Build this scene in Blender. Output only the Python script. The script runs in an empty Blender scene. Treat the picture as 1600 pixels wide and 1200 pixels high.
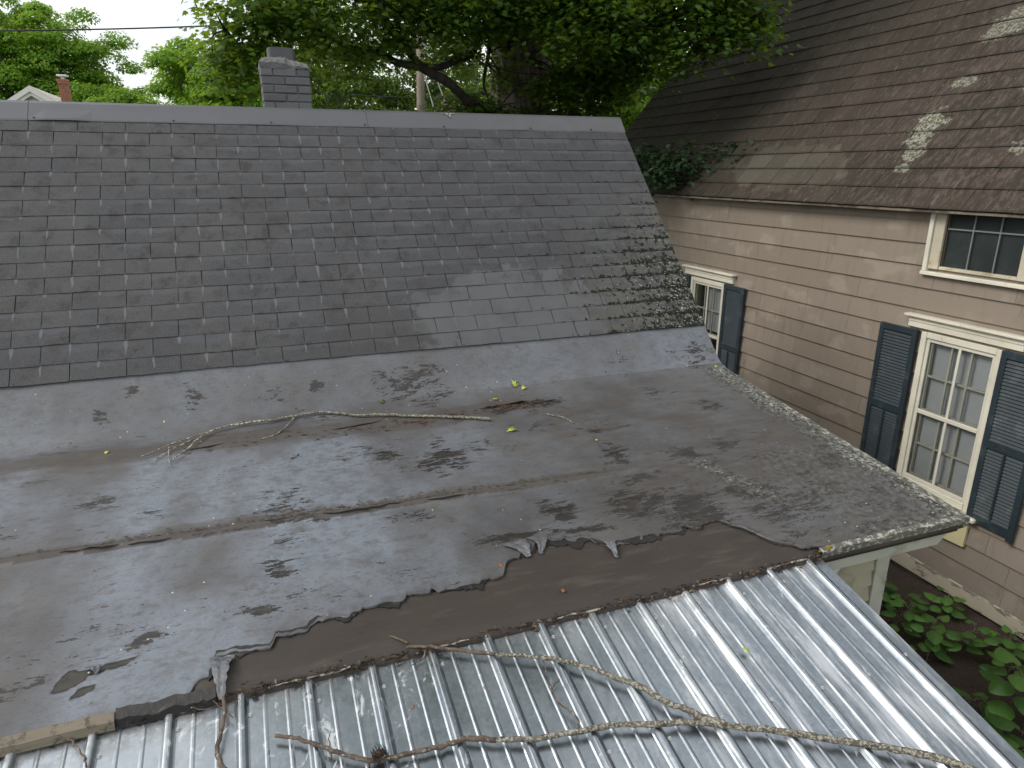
import bpy, bmesh, math, random
import numpy as np
from mathutils import Vector, Matrix, Euler, Quaternion

scene = bpy.context.scene
C = scene.collection
G = 4.1                      # height of the camera's origin above the ground; everything below is written relative to it
R = math.radians
random.seed(7)
rng = np.random.default_rng(7)

# ------------------------------------------------------------------ camera
cam_d = bpy.data.cameras.new('camera')
cam = bpy.data.objects.new('camera', cam_d)
C.objects.link(cam)
scene.camera = cam
cam_d.sensor_fit = 'HORIZONTAL'
cam_d.sensor_width = 36.0
cam_d.lens = 1061.88 / 1600 * 36.0
cam_d.clip_end = 2000
cam_d.clip_start = 0.05
_p, _y, _r = R(17.42), R(20.208), R(-0.046)
fw = Vector((math.sin(_y), math.cos(_y), 0)); rt = Vector((math.cos(_y), -math.sin(_y), 0)); up = Vector((0, 0, 1))
f2 = fw * math.cos(_p) - up * math.sin(_p); u2 = up * math.cos(_p) + fw * math.sin(_p)
r3 = rt * math.cos(_r) + u2 * math.sin(_r); u3 = u2 * math.cos(_r) - rt * math.sin(_r)
mw = Matrix((r3, u3, -f2)).transposed().to_4x4()
mw.translation = Vector((0, 0, G))
cam.matrix_world = mw
scene.render.resolution_x = 1024
scene.render.resolution_y = 768

# ------------------------------------------------------------------ sky, sun, exposure
SUN_EL, SUN_AZ = 42, 275      # degrees; azimuth clockwise from +Y (from the left, high)
w = bpy.data.worlds.new('World'); scene.world = w; w.use_nodes = True
nt = w.node_tree; nt.nodes.clear()
sky = nt.nodes.new('ShaderNodeTexSky'); sky.sky_type = 'NISHITA'; sky.sun_disc = False
sky.sun_elevation = R(SUN_EL); sky.sun_rotation = R(SUN_AZ); sky.dust_density = 3.0
tc = nt.nodes.new('ShaderNodeTexCoord')
cn = nt.nodes.new('ShaderNodeTexNoise'); cn.inputs['Scale'].default_value = 2.2; cn.inputs['Detail'].default_value = 5
nt.links.new(tc.outputs['Generated'], cn.inputs['Vector'])
cr = nt.nodes.new('ShaderNodeMapRange'); cr.inputs[1].default_value = .32; cr.inputs[2].default_value = .66
cr.inputs[3].default_value = .35; cr.inputs[4].default_value = .97
nt.links.new(cn.outputs['Fac'], cr.inputs[0])
cl = nt.nodes.new('ShaderNodeMix'); cl.data_type = 'RGBA'; cl.blend_type = 'MULTIPLY'; cl.inputs[0].default_value = 1
cl.inputs[6].default_value = (15.0, 15.1, 15.1, 1)
cl.inputs[7].default_value = (1, 1, 1, 1)
mx = nt.nodes.new('ShaderNodeMix'); mx.data_type = 'RGBA'; nt.links.new(cr.outputs[0], mx.inputs[0])     # broken cloud over blue sky
nt.links.new(sky.outputs[0], mx.inputs[6]); nt.links.new(cl.outputs[2], mx.inputs[7])
bg = nt.nodes.new('ShaderNodeBackground'); bg.inputs['Strength'].default_value = .1
nt.links.new(mx.outputs[2], bg.inputs['Color'])
wo = nt.nodes.new('ShaderNodeOutputWorld'); nt.links.new(bg.outputs[0], wo.inputs['Surface'])

sd = bpy.data.lights.new('sun', 'SUN'); sd.energy = 2.1; sd.angle = R(24); sd.color = (1, .96, .9)
sun = bpy.data.objects.new('sun', sd); C.objects.link(sun)
_d = Vector((math.sin(R(SUN_AZ)) * math.cos(R(SUN_EL)), math.cos(R(SUN_AZ)) * math.cos(R(SUN_EL)), math.sin(R(SUN_EL))))
sun.rotation_euler = (-_d).to_track_quat('-Z', 'Y').to_euler()
sun.location = (0, 0, 40)

scene.view_settings.view_transform = 'Standard'
try: scene.view_settings.look = 'None'
except Exception: pass
scene.view_settings.exposure = 0.2
scene.view_settings.gamma = 1
scene.view_settings.use_curve_mapping = False

# ------------------------------------------------------------------ object helpers
def tag(o, label=None, cat=None, group=None, kind=None):
    if label: o['label'] = label
    if cat: o['category'] = cat
    if group: o['group'] = group
    if kind: o['kind'] = kind
    return o

def wloc(o):
    v = Vector((0, 0, 0))
    while o: v = v + o.location; o = o.parent
    return v

def empty(name, loc, label=None, cat=None, group=None):
    o = bpy.data.objects.new(name, None); C.objects.link(o)
    o.location = (loc[0], loc[1], loc[2] + G); o.empty_display_size = .2
    return tag(o, label, cat, group)

def put(name, me, parent=None, loc=(0, 0, 0)):
    """link a mesh (shared or not); loc is where its own origin stands, camera-relative height"""
    o = bpy.data.objects.new(name, me); C.objects.link(o)
    p = Vector((loc[0], loc[1], loc[2] + G))
    if parent: o.parent = parent; p = p - wloc(parent)
    o.location = p
    return o

def mesh_np(name, V, F, mat, smooth=False):
    me = bpy.data.meshes.new(name)
    me.from_pydata(V if isinstance(V, list) else V.tolist(), [], F)
    if mat: me.materials.append(mat)
    if smooth: me.polygons.foreach_set('use_smooth', [True] * len(me.polygons))
    return me

def obj(name, V, F, mat, parent=None, smooth=False, origin=None):
    V = np.array(V, dtype=float)
    o_ = (V.min(0) + V.max(0)) / 2 if origin is None else np.array(origin)
    me = mesh_np(name, V - o_, F, mat, smooth)
    return put(name, me, parent, o_)

class MB:
    """collects simple solids into one mesh"""
    def __init__(s): s.v = []; s.f = []
    def add(s, V, F):
        b = len(s.v); s.v += [tuple(map(float, p)) for p in V]; s.f += [tuple(i + b for i in f) for f in F]; return s
    def box(s, x0, x1, y0, y1, z0, z1, bev=0.0):
        if bev <= 0:
            V = [(x, y, z) for z in (z0, z1) for (x, y) in ((x0, y0), (x1, y0), (x1, y1), (x0, y1))]
            return s.add(V, [(3, 2, 1, 0), (4, 5, 6, 7), (0, 1, 5, 4), (1, 2, 6, 5), (2, 3, 7, 6), (3, 0, 4, 7)])
        bm = bmesh.new(); bmesh.ops.create_cube(bm, size=1)
        for v in bm.verts:
            v.co = Vector(((x0 + x1) / 2 + v.co.x * (x1 - x0), (y0 + y1) / 2 + v.co.y * (y1 - y0), (z0 + z1) / 2 + v.co.z * (z1 - z0)))
        bmesh.ops.bevel(bm, geom=bm.edges[:], offset=bev, segments=1, affect='EDGES', profile=.5)
        bm.verts.index_update()
        s.add([v.co for v in bm.verts], [[v.index for v in f.verts] for f in bm.faces]); bm.free(); return s
    def prism(s, prof, axis, a, b):
        """closed 2-D outline swept along axis ('x' or 'y') from a to b; prof in the two other axes"""
        n = len(prof)
        mk = (lambda p, t: (t, p[0], p[1])) if axis == 'x' else ((lambda p, t: (p[0], t, p[1])) if axis == 'y' else (lambda p, t: (p[0], p[1], t)))
        V = [mk(p, a) for p in prof] + [mk(p, b) for p in prof]
        F = [tuple(range(n)), tuple(range(2 * n - 1, n - 1, -1))] + [(i, i + n, (i + 1) % n + n, (i + 1) % n) for i in range(n)]
        return s.add(V, F)
    def tube(s, pts, rad, n=7, cap=True, wob=0.0):
        P = [Vector(p) for p in pts]; m = len(P)
        rad = [rad] * m if np.isscalar(rad) else list(rad)
        b = len(s.v); ref = None
        for i in range(m):
            t = (P[min(i + 1, m - 1)] - P[max(i - 1, 0)]).normalized()
            if ref is None: ref = t.orthogonal().normalized()
            ref = (ref - t * ref.dot(t))
            ref = ref.normalized() if ref.length > 1e-6 else t.orthogonal().normalized()
            q = t.cross(ref)
            for k in range(n):
                a = 2 * math.pi * k / n; rr = rad[i] * (1 + (random.uniform(-wob, wob) if wob else 0))
                s.v.append(tuple(P[i] + (ref * math.cos(a) + q * math.sin(a)) * rr))
        for i in range(m - 1):
            for k in range(n):
                s.f.append((b + i * n + k, b + i * n + (k + 1) % n, b + (i + 1) * n + (k + 1) % n, b + (i + 1) * n + k))
        if cap:
            s.f.append(tuple(b + k for k in range(n))[::-1]); s.f.append(tuple(b + (m - 1) * n + k for k in range(n)))
        return s
    def build(s, name, mat, parent=None, smooth=False, origin=None):
        return obj(name, s.v, s.f, mat, parent, smooth, origin)

def spline(pts, k=6):
    P = [Vector(p) for p in pts]; P = [P[0] * 2 - P[1]] + P + [P[-1] * 2 - P[-2]]
    out = []
    for i in range(1, len(P) - 2):
        for j in range(k):
            t = j / k; a, b, c_, d = P[i - 1:i + 3]
            out.append(.5 * ((2 * b) + (c_ - a) * t + (2 * a - 5 * b + 4 * c_ - d) * t * t + (3 * b - a - 3 * c_ + d) * t ** 3))
    out.append(P[-2]); return out

def vnoise(x, y, seed=0):
    """value noise, arrays in, about 0..1"""
    x = np.asarray(x, float); y = np.asarray(y, float)
    xi = np.floor(x).astype(np.int64); yi = np.floor(y).astype(np.int64); fx = x - xi; fy = y - yi
    fx = fx * fx * (3 - 2 * fx); fy = fy * fy * (3 - 2 * fy)
    def h(a, b):
        n = (a * 374761393 + b * 668265263 + seed * 974634777) & 0x7fffffff
        n = ((n ^ (n >> 13)) * 1274126177) & 0x7fffffff
        n = n ^ (n >> 16)
        return (n & 0xffff) / 65535.0
    return (h(xi, yi) * (1 - fx) + h(xi + 1, yi) * fx) * (1 - fy) + (h(xi, yi + 1) * (1 - fx) + h(xi + 1, yi + 1) * fx) * fy
def fbm(x, y, seed=0, o=4):
    s = 0; a = .5; t = 0
    for i in range(o): s = s + a * vnoise(x * 2 ** i, y * 2 ** i, seed + i * 17); t += a; a *= .5
    return s / t

# ------------------------------------------------------------------ material helper
class Mat:
    def __init__(s, name):
        s.m = bpy.data.materials.new(name); s.m.use_nodes = True; s.t = s.m.node_tree; s.t.nodes.clear()
        s.out = s.t.nodes.new('ShaderNodeOutputMaterial'); s._pos = None
    def n(s, ty, **kw):
        n = s.t.nodes.new(ty)
        for k, v in kw.items(): setattr(n, k, v)
        return n
    def set(s, sock, v):
        if v is None: return
        if isinstance(v, bpy.types.NodeSocket): s.t.links.new(v, sock)
        else:
            if sock.type == 'RGBA' and len(v) == 3: v = (*v, 1)
            sock.default_value = v
    def pos(s):
        if s._pos is None: s._pos = s.n('ShaderNodeNewGeometry').outputs['Position']
        return s._pos
    def xyz(s):
        n = s.n('ShaderNodeSeparateXYZ'); s.t.links.new(s.pos(), n.inputs[0]); return n.outputs
    def uv(s):
        u = s.n('ShaderNodeUVMap'); n = s.n('ShaderNodeSeparateXYZ'); s.t.links.new(u.outputs[0], n.inputs[0]); return n.outputs
    def rnd(s): return s.n('ShaderNodeObjectInfo').outputs['Random']
    def attr(s, name): return s.n('ShaderNodeAttribute', attribute_name=name).outputs['Fac']
    def scale(s, v, sc, rot=None):
        n = s.n('ShaderNodeMapping'); s.t.links.new(v, n.inputs[0]); n.inputs['Scale'].default_value = sc
        if rot: n.inputs['Rotation'].default_value = rot
        return n.outputs[0]
    def noise(s, sc=5., det=4., rough=.55, vec=None, dist=0.):
        n = s.n('ShaderNodeTexNoise')
        v = vec if vec is not None else s.pos()
        if not np.isscalar(sc): v = s.scale(v, sc); sc = 1.
        s.t.links.new(v, n.inputs['Vector']); n.inputs['Scale'].default_value = sc; n.inputs['Detail'].default_value = det
        n.inputs['Roughness'].default_value = rough; n.inputs['Distortion'].default_value = dist
        return n.outputs['Fac']
    def vor(s, sc, feat='F1', vec=None, out='Distance'):
        n = s.n('ShaderNodeTexVoronoi', feature=feat); v = vec if vec is not None else s.pos()
        if not np.isscalar(sc): v = s.scale(v, sc); sc = 1.
        s.t.links.new(v, n.inputs['Vector']); n.inputs['Scale'].default_value = sc
        return n.outputs[out]
    def math(s, op, a, b=None, c=None, clamp=False):
        n = s.n('ShaderNodeMath', operation=op, use_clamp=clamp); s.set(n.inputs[0], a); s.set(n.inputs[1], b)
        if c is not None: s.set(n.inputs[2], c)
        return n.outputs[0]
    def add(s, a, b): return s.math('ADD', a, b)
    def mul(s, a, b): return s.math('MULTIPLY', a, b)
    def sub(s, a, b): return s.math('SUBTRACT', a, b)
    def ss(s, v, a, b, lo=0., hi=1.):
        n = s.n('ShaderNodeMapRange', interpolation_type='SMOOTHSTEP'); s.set(n.inputs[0], v)
        n.inputs[1].default_value = a; n.inputs[2].default_value = b; n.inputs[3].default_value = lo; n.inputs[4].default_value = hi
        return n.outputs[0]
    def mix(s, f, a, b, mode='MIX'):
        n = s.n('ShaderNodeMix', data_type='RGBA', blend_type=mode); s.set(n.inputs[0], f); s.set(n.inputs[6], a); s.set(n.inputs[7], b)
        return n.outputs[2]
    def blob(s, cx, cy, rx, ry, ax='xy', warp=None, amt=.5):
        """1 inside an uneven ellipse in two world axes"""
        o = s.xyz(); i = {'x': 0, 'y': 1, 'z': 2}
        a = s.math('DIVIDE', s.sub(o[i[ax[0]]], cx), rx); b = s.math('DIVIDE', s.sub(o[i[ax[1]]], cy), ry)
        d = s.math('SQRT', s.add(s.mul(a, a), s.mul(b, b)))
        if warp is not None: d = s.add(d, s.mul(s.sub(warp, .5), amt))
        return s.ss(d, 1.08, .92)
    def bump(s, h, st=.3, dist=.01, nrm=None):
        n = s.n('ShaderNodeBump'); s.set(n.inputs['Height'], h); n.inputs['Strength'].default_value = st; n.inputs['Distance'].default_value = dist
        if nrm: s.t.links.new(nrm, n.inputs['Normal'])
        return n.outputs[0]
    def pbr(s, col, rough=.7, metal=0., nrm=None, spec=.5, out=True):
        p = s.n('ShaderNodeBsdfPrincipled'); s.set(p.inputs['Base Color'], col); s.set(p.inputs['Roughness'], rough); s.set(p.inputs['Metallic'], metal)
        s.set(p.inputs['Specular IOR Level'], spec)
        if nrm: s.t.links.new(nrm, p.inputs['Normal'])
        if out: s.t.links.new(p.outputs[0], s.out.inputs[0])
        return p.outputs[0]
    def done(s, sh): s.t.links.new(sh, s.out.inputs[0]); return s.m

MT = {}
def painted(name, col, var=.12, rough=.6, dirt=None, dscale=4., dthr=(.55, .75), grain=(60, 60, 60), bump=.15):
    M = Mat(name); n = M.noise(2.5, 5); c2 = tuple(v * (1 - var * 2) for v in col); c1 = tuple(min(1, v * (1 + var)) for v in col)
    c = M.mix(M.ss(n, .3, .7), c2, c1)
    c = M.mix(M.mul(M.rnd(), .35), c, tuple(v * .8 for v in col))
    if dirt: c = M.mix(M.ss(M.noise(dscale, 7, .65), *dthr), c, dirt)
    M.pbr(c, rough, nrm=M.bump(M.noise(grain, 4), bump, .004)); MT[name] = M.m
    return M.m

# gray painted shingle of the near house
M = Mat('painted_shingle')
o = M.xyz(); u = M.uv(); rd = M.rnd()
grain = M.noise(240., 3, .75)
big = M.noise(1.6, 5)
c = M.mix(rd, (.049, .05, .0535), (.059, .0605, .0645))
c = M.mix(M.ss(big, .38, .7, 0, .8), c, M.mix(M.ss(o[0], 1.6, .2), (.045, .046, .051), (.072, .071, .071)))
c = M.mix(M.ss(M.noise(9., 6, .65), .48, .7), c, (.034, .033, .033))
c = M.mix(M.ss(grain, .45, .68, 0, .7), c, (.13, .13, .132))
c = M.mix(M.ss(M.noise(170., 2, .6), .55, .7, 0, .6), c, (.02, .02, .02))
sc_ = M.noise((14, 14, 14), 5, .6)                     # coating left thick below the course above
sc1 = M.mul(M.ss(M.add(u[1], M.mul(M.sub(sc_, .5), .9)), .62, .76), M.ss(M.noise(2.3, 2), .4, .6, .05, .55))
c = M.mix(sc1, c, (.088, .092, .102))
du = M.math('ABSOLUTE', M.sub(u[0], M.add(.5, M.mul(M.sub(M.noise(23., 2), .5), .06))))
ln = M.add(.2, M.mul(M.ss(M.noise(5.5, 1), .35, .65), .65))      # paint runs below each slot
tp = M.math('DIVIDE', M.sub(u[1], M.sub(1., ln)), ln)
wd = M.mul(M.math('SQRT', M.math('MAXIMUM', tp, 0.)), M.ss(M.noise(4.1, 1), .3, .7, .012, .04))
run = M.mul(M.ss(M.sub(wd, du), 0., .006), M.ss(o[0], 2.6, 1.4, .1, .75))
c = M.mix(run, c, (.14, .146, .16))
wp = M.noise(5., 5)
lp = M.mul(M.blob(1.75, 4.72, .74, .27, 'xy', M.noise(7., 6, .6), 1.7), M.ss(M.noise(6., 5), .3, .6, .6, .95))
c = M.mix(lp, c, M.mix(grain, (.07, .072, .076), (.13, .133, .14)))
dk = M.mul(M.blob(.72, 4.62, .34, .2, 'xy', wp, .9), .4)
c = M.mix(dk, c, (.055, .052, .05))
reg = M.mul(M.ss(o[0], 1.5, 3.1), M.ss(o[2], G + .25, G - 1.05))
reg = M.add(reg, M.mul(M.ss(o[0], 2.7, 3.36), M.ss(o[2], G + .4, G - .3, 0, .3)))
ms = M.noise(26., 5, .65)
moss = M.ss(M.add(M.add(ms, M.mul(reg, .24)), M.ss(u[1], .35, 0., -.02, .11)), .76, .80)
c = M.mix(M.mul(M.ss(reg, .25, .9), M.ss(M.noise(7., 5), .35, .6, .0, .7)), c, (.1, .1, .085))
c = M.mix(moss, c, (.012, .014, .009))
li = M.ss(M.add(M.noise(60., 3, .6), M.mul(reg, .16)), .80, .83)
c = M.mix(li, c, (.36, .36, .32))
M.pbr(c, .8, nrm=M.bump(M.add(grain, M.mul(moss, 2.)), .8, .005), spec=.22)
MT['shingle'] = M.m

# brown weathered shingle of the neighbour's house
M = Mat('brown_shingle')
o = M.xyz(); u = M.uv(); rd = M.rnd()
c = M.mix(rd, (.028, .0205, .015), (.043, .032, .024))
st = M.noise((2.2, 7., 2.2), 6, .62)
c = M.mix(M.ss(st, .42, .72, 0, .7), c, (.056, .044, .034))
c = M.mix(M.mul(M.ss(M.noise(1.0, 4), .42, .68), .6), c, (.024, .021, .015))
c = M.mix(M.mul(M.ss(o[1], 6.5, 10.5), M.ss(st, .3, .6, .2, .7)), c, (.034, .033, .022))
w8 = M.noise(4., 6, .6)
pale = M.mul(M.blob(7.0, G + .03, .95, .26, 'yz', w8, 1.6), M.ss(M.math('FRACT', M.mul(rd, 7.3)), .2, .8, .25, .5))
c = M.mix(pale, c, M.mix(M.noise(30., 4), (.07, .066, .05), (.14, .132, .105)))
fl = M.noise((9, 22, 9), 6, .7)
c = M.mix(M.mul(M.ss(M.add(fl, M.ss(o[1], 8, 4.2, 0, .1)), .55, .7), .4), c, (.12, .095, .082))
wl = M.noise(8., 7, .7)
L = M.blob(5.44, G + .42, .17, .15, 'yz', wl, 3.2)
for (yy, zz, ry, rz) in ((5.36, .2, .13, .13), (5.4, 1.4, .26, .16), (5.42, .85, .14, .07), (4.3, .2, .16, .06), (5.36, .02, .1, .05), (4.62, .75, .12, .06), (6.2, 1.9, .2, .1)):
    L = M.math('MAXIMUM', L, M.mul(M.blob(yy, G + zz, ry * .85, rz * .85, 'yz', wl, 3.4), .8))
c = M.mix(M.mul(L, M.ss(M.noise(34., 5, .7), .42, .58, .05, .95)), c, M.mix(M.noise(70., 3), (.17, .175, .13), (.33, .34, .27)))
c = M.mix(M.ss(M.add(M.noise(60., 3, .6), M.mul(w8, .15)), .78, .81), c, (.36, .34, .3))
ed = M.ss(u[1], .16, .02)
c = M.mix(M.mul(ed, .6), c, (.02, .017, .014))
jl = M.math('ABSOLUTE', M.sub(u[0], .5))
c = M.mix(M.mul(M.ss(jl, .47, .493), M.ss(M.noise(9., 4), .56, .66, 0., .6)), c, (.22, .2, .19))
M.pbr(c, .85, nrm=M.bump(M.noise(200., 4, .7), .5, .004), spec=.3)
MT['brown_shingle'] = M.m

# torn rolled membrane of the low roof
M = Mat('rolled_membrane')
o = M.xyz()
mo = M.noise(1.7, 6, .6); fine = M.noise(11., 6, .65); gr = M.noise(300., 2)
c = M.mix(M.ss(mo, .3, .72), (.062, .062, .064), (.1, .104, .114))
c = M.mix(M.ss(M.noise((3.2, 5, 4), 7, .68), .44, .7, 0, .75), c, (.082, .074, .064))
c = M.mix(M.mul(M.attr('sheen'), M.ss(fine, .3, .62, .35, .95)), c, (.165, .188, .222))  # bluish sheen of the sky painted into the base colour
c = M.mix(M.ss(fine, .5, .8, 0, .7), c, (.05, .046, .043))
c = M.mix(M.ss(gr, .5, .8, 0, .35), c, (.16, .16, .17))
sk = M.noise((9., 38., 24.), 6, .72, dist=.6)
scr = M.noise((16., 150., 70.), 4, .65)
c = M.mix(M.ss(M.noise((70., 110., 90.), 4, .7), .52, .72, 0, .4), c, (.03, .028, .027))
c = M.mix(M.ss(scr, .58, .72, 0, .5), c, (.035, .032, .03))
dn = M.add(M.attr('dirt'), M.mul(M.sub(M.noise((4, 14, 10), 6, .65), .5), .9))
c = M.mix(M.ss(dn, .25, .75, 0, .88), c, M.mix(M.noise(8., 5), (.04, .035, .031), (.066, .056, .048)))
tan = M.add(M.attr('tan'), M.mul(M.sub(M.noise((7, 40, 20), 6, .7), .5), 1.3))
c = M.mix(M.ss(tan, .5, .85, 0, .85), c, M.mix(M.noise(16., 4), (.07, .056, .038), (.15, .122, .08)))
bk = M.add(M.attr('black'), M.mul(M.sub(sk, .5), 2.2))
bk = M.add(bk, M.mul(M.sub(M.noise((55., 110., 60.), 4, .7), .5), 1.1))
bm_ = M.ss(bk, .62, .71)
c = M.mix(bm_, c, M.mix(M.noise(14., 3), (.014, .013, .013), (.035, .031, .028)))
spk = M.ss(M.add(M.noise(52., 3, .6), M.mul(M.attr('black'), .02)), .735, .76)
c = M.mix(M.mul(spk, M.ss(M.noise(3., 2), .4, .6)), c, (.02, .018, .017))
c = M.mix(M.ss(M.noise((13., 24., 20.), 7, .7), .5, .68, 0, .55), c, (.07, .061, .052))
c = M.mix(M.ss(M.attr('hole'), .05, .3), c, (.014, .013, .012))
hl = M.ss(M.attr('hole'), .5, .75)
c = M.mix(hl, c, M.mix(M.noise(25., 4), (.018, .016, .014), (.05, .045, .036)))
lc = M.add(M.attr('lichen'), M.mul(M.sub(M.noise((48, 56, 48), 5, .72), .5), 2.6))
lm = M.ss(lc, .78, .95)
c = M.mix(M.mul(M.ss(M.attr('lichen'), .3, .6), .75), c, M.mix(M.ss(M.noise(30., 5, .7), .42, .58), (.022, .022, .02), (.1, .1, .088)))
c = M.mix(lm, c, M.mix(M.noise(18., 3), (.16, .165, .14), (.4, .4, .36)))
wsp = M.ss(M.vor(16., 'F1'), .07, .05)
c = M.mix(M.mul(wsp, M.ss(M.noise(2., 2), .5, .62)), c, (.5, .48, .4))
ro = M.ss(M.noise(2.6, 6, .6), .3, .72, .34, .6)
ro = M.math('MAXIMUM', ro, M.mul(lm, .9)); ro = M.math('MAXIMUM', ro, M.ss(dn, .3, .8, 0, .75))
hgt = M.add(M.mul(fine, .5), M.add(M.mul(bm_, -.7), M.add(M.mul(gr, .12), M.mul(lm, .6))))
M.pbr(c, ro, nrm=M.bump(hgt, .6, .006), spec=.42)
MT['membrane'] = M.m

M = Mat('exposed_underlayer')
c = M.mix(M.noise(5., 6, .6), (.024, .02, .017), (.045, .036, .029))
c = M.mix(M.ss(M.noise((3, 16, 10), 6, .65), .5, .75, 0, .7), c, (.075, .06, .05))
c = M.mix(M.ss(M.noise(20., 4), .6, .75, 0, .5), c, (.02, .018, .017))
M.pbr(c, .62, nrm=M.bump(M.noise((30, 90, 60), 5), .35, .004), spec=.4)
MT['underlayer'] = M.m

M = Mat('lichened_edge')
c = M.mix(M.noise(9., 6), (.05, .05, .042), (.12, .12, .1))
c = M.mix(M.ss(M.noise((30, 30, 60), 5, .7), .5, .6), c, (.3, .3, .26))
M.pbr(c, .85, nrm=M.bump(M.noise(60., 5), .5, .005)); MT['edge'] = M.m

M = Mat('tan_weathered_board')
c = M.mix(M.noise((6, 60, 60), 6, .7), (.1, .084, .06), (.2, .175, .13))
c = M.mix(M.ss(M.noise(20., 5, .7), .52, .66), c, (.06, .05, .035))
M.pbr(c, .85, nrm=M.bump(M.noise((8, 80, 80), 5), .5, .004)); MT['tanboard'] = M.m

# galvanised metal
M = Mat('galvanised_steel')
o = M.xyz()
sp = M.vor(70., 'F1', out='Color')
spv = M.n('ShaderNodeRGBToBW'); M.t.links.new(sp, spv.inputs[0])
c = M.mix(spv.outputs[0], (.235, .268, .295), (.315, .35, .378))
c = M.mix(M.ss(M.noise(4., 6), .5, .75, 0, .6), c, (.2, .23, .25))
ox = M.ss(M.add(M.noise((13, 9, 9), 7, .72, dist=1.2), M.ss(o[0], 1.1, -.3, 0, .045)), .62, .69)
c = M.mix(M.mul(ox, .6), c, (.62, .65, .66))
ox2 = M.ss(M.noise(34., 4, .6), .7, .74)
c = M.mix(M.mul(ox2, .5), c, (.6, .62, .63))
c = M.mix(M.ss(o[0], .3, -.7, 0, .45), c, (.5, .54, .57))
drt = M.mul(M.ss(o[1], 2.02, 2.22), M.ss(M.noise(22., 5, .7), .42, .6))
c = M.mix(M.mul(drt, .8), c, (.07, .06, .045))
sheen_smudge = M.mul(M.ss(M.noise((11, 1.6, 3), 6, .68), .46, .66), M.ss(o[0], .7, 2.0, .1, .75))  # white sky sheen painted on the right pans, with oxide smudges
c = M.mix(sheen_smudge, c, (.78, .8, .81))
ro = M.add(M.ss(M.noise(6., 5), .3, .7, .27, .4), M.add(M.mul(ox, .2), M.mul(sheen_smudge, .12)))
me_ = M.sub(1., M.math('MAXIMUM', M.mul(ox, .45), M.mul(drt, .8)))
nn = M.bump(M.noise((2.2, 1.6, 2.), 2), .06, .05)
M.pbr(c, ro, metal=me_, nrm=M.bump(M.noise(90., 3), .03, .003, nn)); MT['metal'] = M.m

M = Mat('flashing_paint')
c = M.mix(M.noise(3., 5), (.066, .069, .078), (.088, .092, .102))
c = M.mix(M.ss(M.noise((3, 20, 20), 5), .55, .75, 0, .5), c, (.09, .09, .095))
o = M.xyz()
c = M.mix(M.mul(M.ss(o[0], 1.2, 2.6), M.ss(M.noise(7., 5), .4, .6, .1, .6)), c, (.075, .07, .07))
M.pbr(c, .45, nrm=M.bump(M.noise(9., 4), .12, .01)); MT['cap'] = M.m

M = Mat('grey_painted_brick')
c = M.mix(M.rnd(), (.088, .09, .097), (.125, .127, .134))
c = M.mix(M.ss(M.noise(30., 5), .5, .7, 0, .5), c, (.07, .07, .072))
M.pbr(c, .7, nrm=M.bump(M.noise(70., 5), .6, .006)); MT['brick'] = M.m
M = Mat('grey_mortar')
c = M.mix(M.noise(40., 4), (.07, .07, .074), (.14, .14, .145)); M.pbr(c, .85, nrm=M.bump(M.noise(60., 5), .7, .008)); MT['mortar'] = M.m
M = Mat('grey_mortar_crown')
c = M.mix(M.noise(20., 5), (.07, .07, .074), (.17, .17, .165)); M.pbr(c, .85, nrm=M.bump(M.noise(35., 5), .8, .015)); MT['crown'] = M.m

# siding
M = Mat('taupe_siding')
o = M.xyz()
c = M.mix(M.rnd(), (.188, .156, .123), (.219, .182, .147))
blo = M.noise((3, 2.2, 3.6), 4, .5)
c = M.mix(M.ss(blo, .54, .64, 0, .5), c, (.28, .242, .195))
c = M.mix(M.ss(M.noise((4, 9, 2.), 5), .52, .72, 0, .35), c, (.14, .114, .088))
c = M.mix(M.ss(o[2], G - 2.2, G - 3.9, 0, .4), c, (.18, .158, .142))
c = M.mix(M.mul(M.ss(M.noise((30, 14, 1.1), 5, .6), .55, .7), M.ss(M.noise(1.3, 3), .4, .6, .1, .5)), c, (.125, .104, .08))
c = M.mix(M.ss(M.vor((1., 4.9, 4.8)), .045, .03, 0, .55), c, (.09, .07, .055))
M.pbr(c, .72, nrm=M.bump(M.noise((10, 10, 60), 5), .22, .004), spec=.3); MT['siding'] = M.m
painted('cream_trim', (.60, .575, .475), .07, .6, (.3, .27, .2), 9., (.6, .78), (20, 20, 90), .2)
painted('stained_trim', (.47, .43, .33), .1, .65, (.28, .21, .11), 5., (.5, .7), (20, 20, 90), .25)
painted('eave_wood', (.2, .165, .12), .15, .75, (.07, .05, .035), 4., (.42, .6))
painted('storm_frame', (.56, .54, .46), .06, .55, (.28, .25, .18), 14., (.62, .78))
painted('shutter_paint', (.014, .026, .034), .1, .55, (.04, .055, .06), 6., (.5, .7), (40, 40, 90), .12)
painted('pale_yellow_board', (.5, .45, .26), .08, .7, (.36, .3, .17), 8., (.5, .75))
painted('greenish_fascia', (.42, .435, .37), .08, .6, (.17, .17, .13), 6., (.5, .75))
painted('olive_clapboard', (.36, .34, .25), .1, .7, (.16, .15, .1), 5., (.55, .75))
painted('white_paint', (.72, .71, .68), .04, .6)
painted('pale_roof', (.5, .48, .43), .1, .8, (.33, .32, .27), 6., (.5, .7))
painted('black_tar', (.015, .014, .013), .2, .5, (.04, .035, .03), 30., (.55, .65), (50, 50, 50), .6)
painted('pole_wood', (.2, .17, .135), .15, .85, (.1, .08, .06), 5., (.5, .7), (60, 60, 3), .4)
painted('wire_black', (.02, .02, .02), .1, .6)
painted('wire_grey', (.4, .4, .4), .1, .4)
painted('aluminium_cap', (.75, .76, .78), .05, .4)
painted('red_brick', (.3, .13, .085), .12, .85, (.24, .09, .055), 20., (.5, .7))
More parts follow.
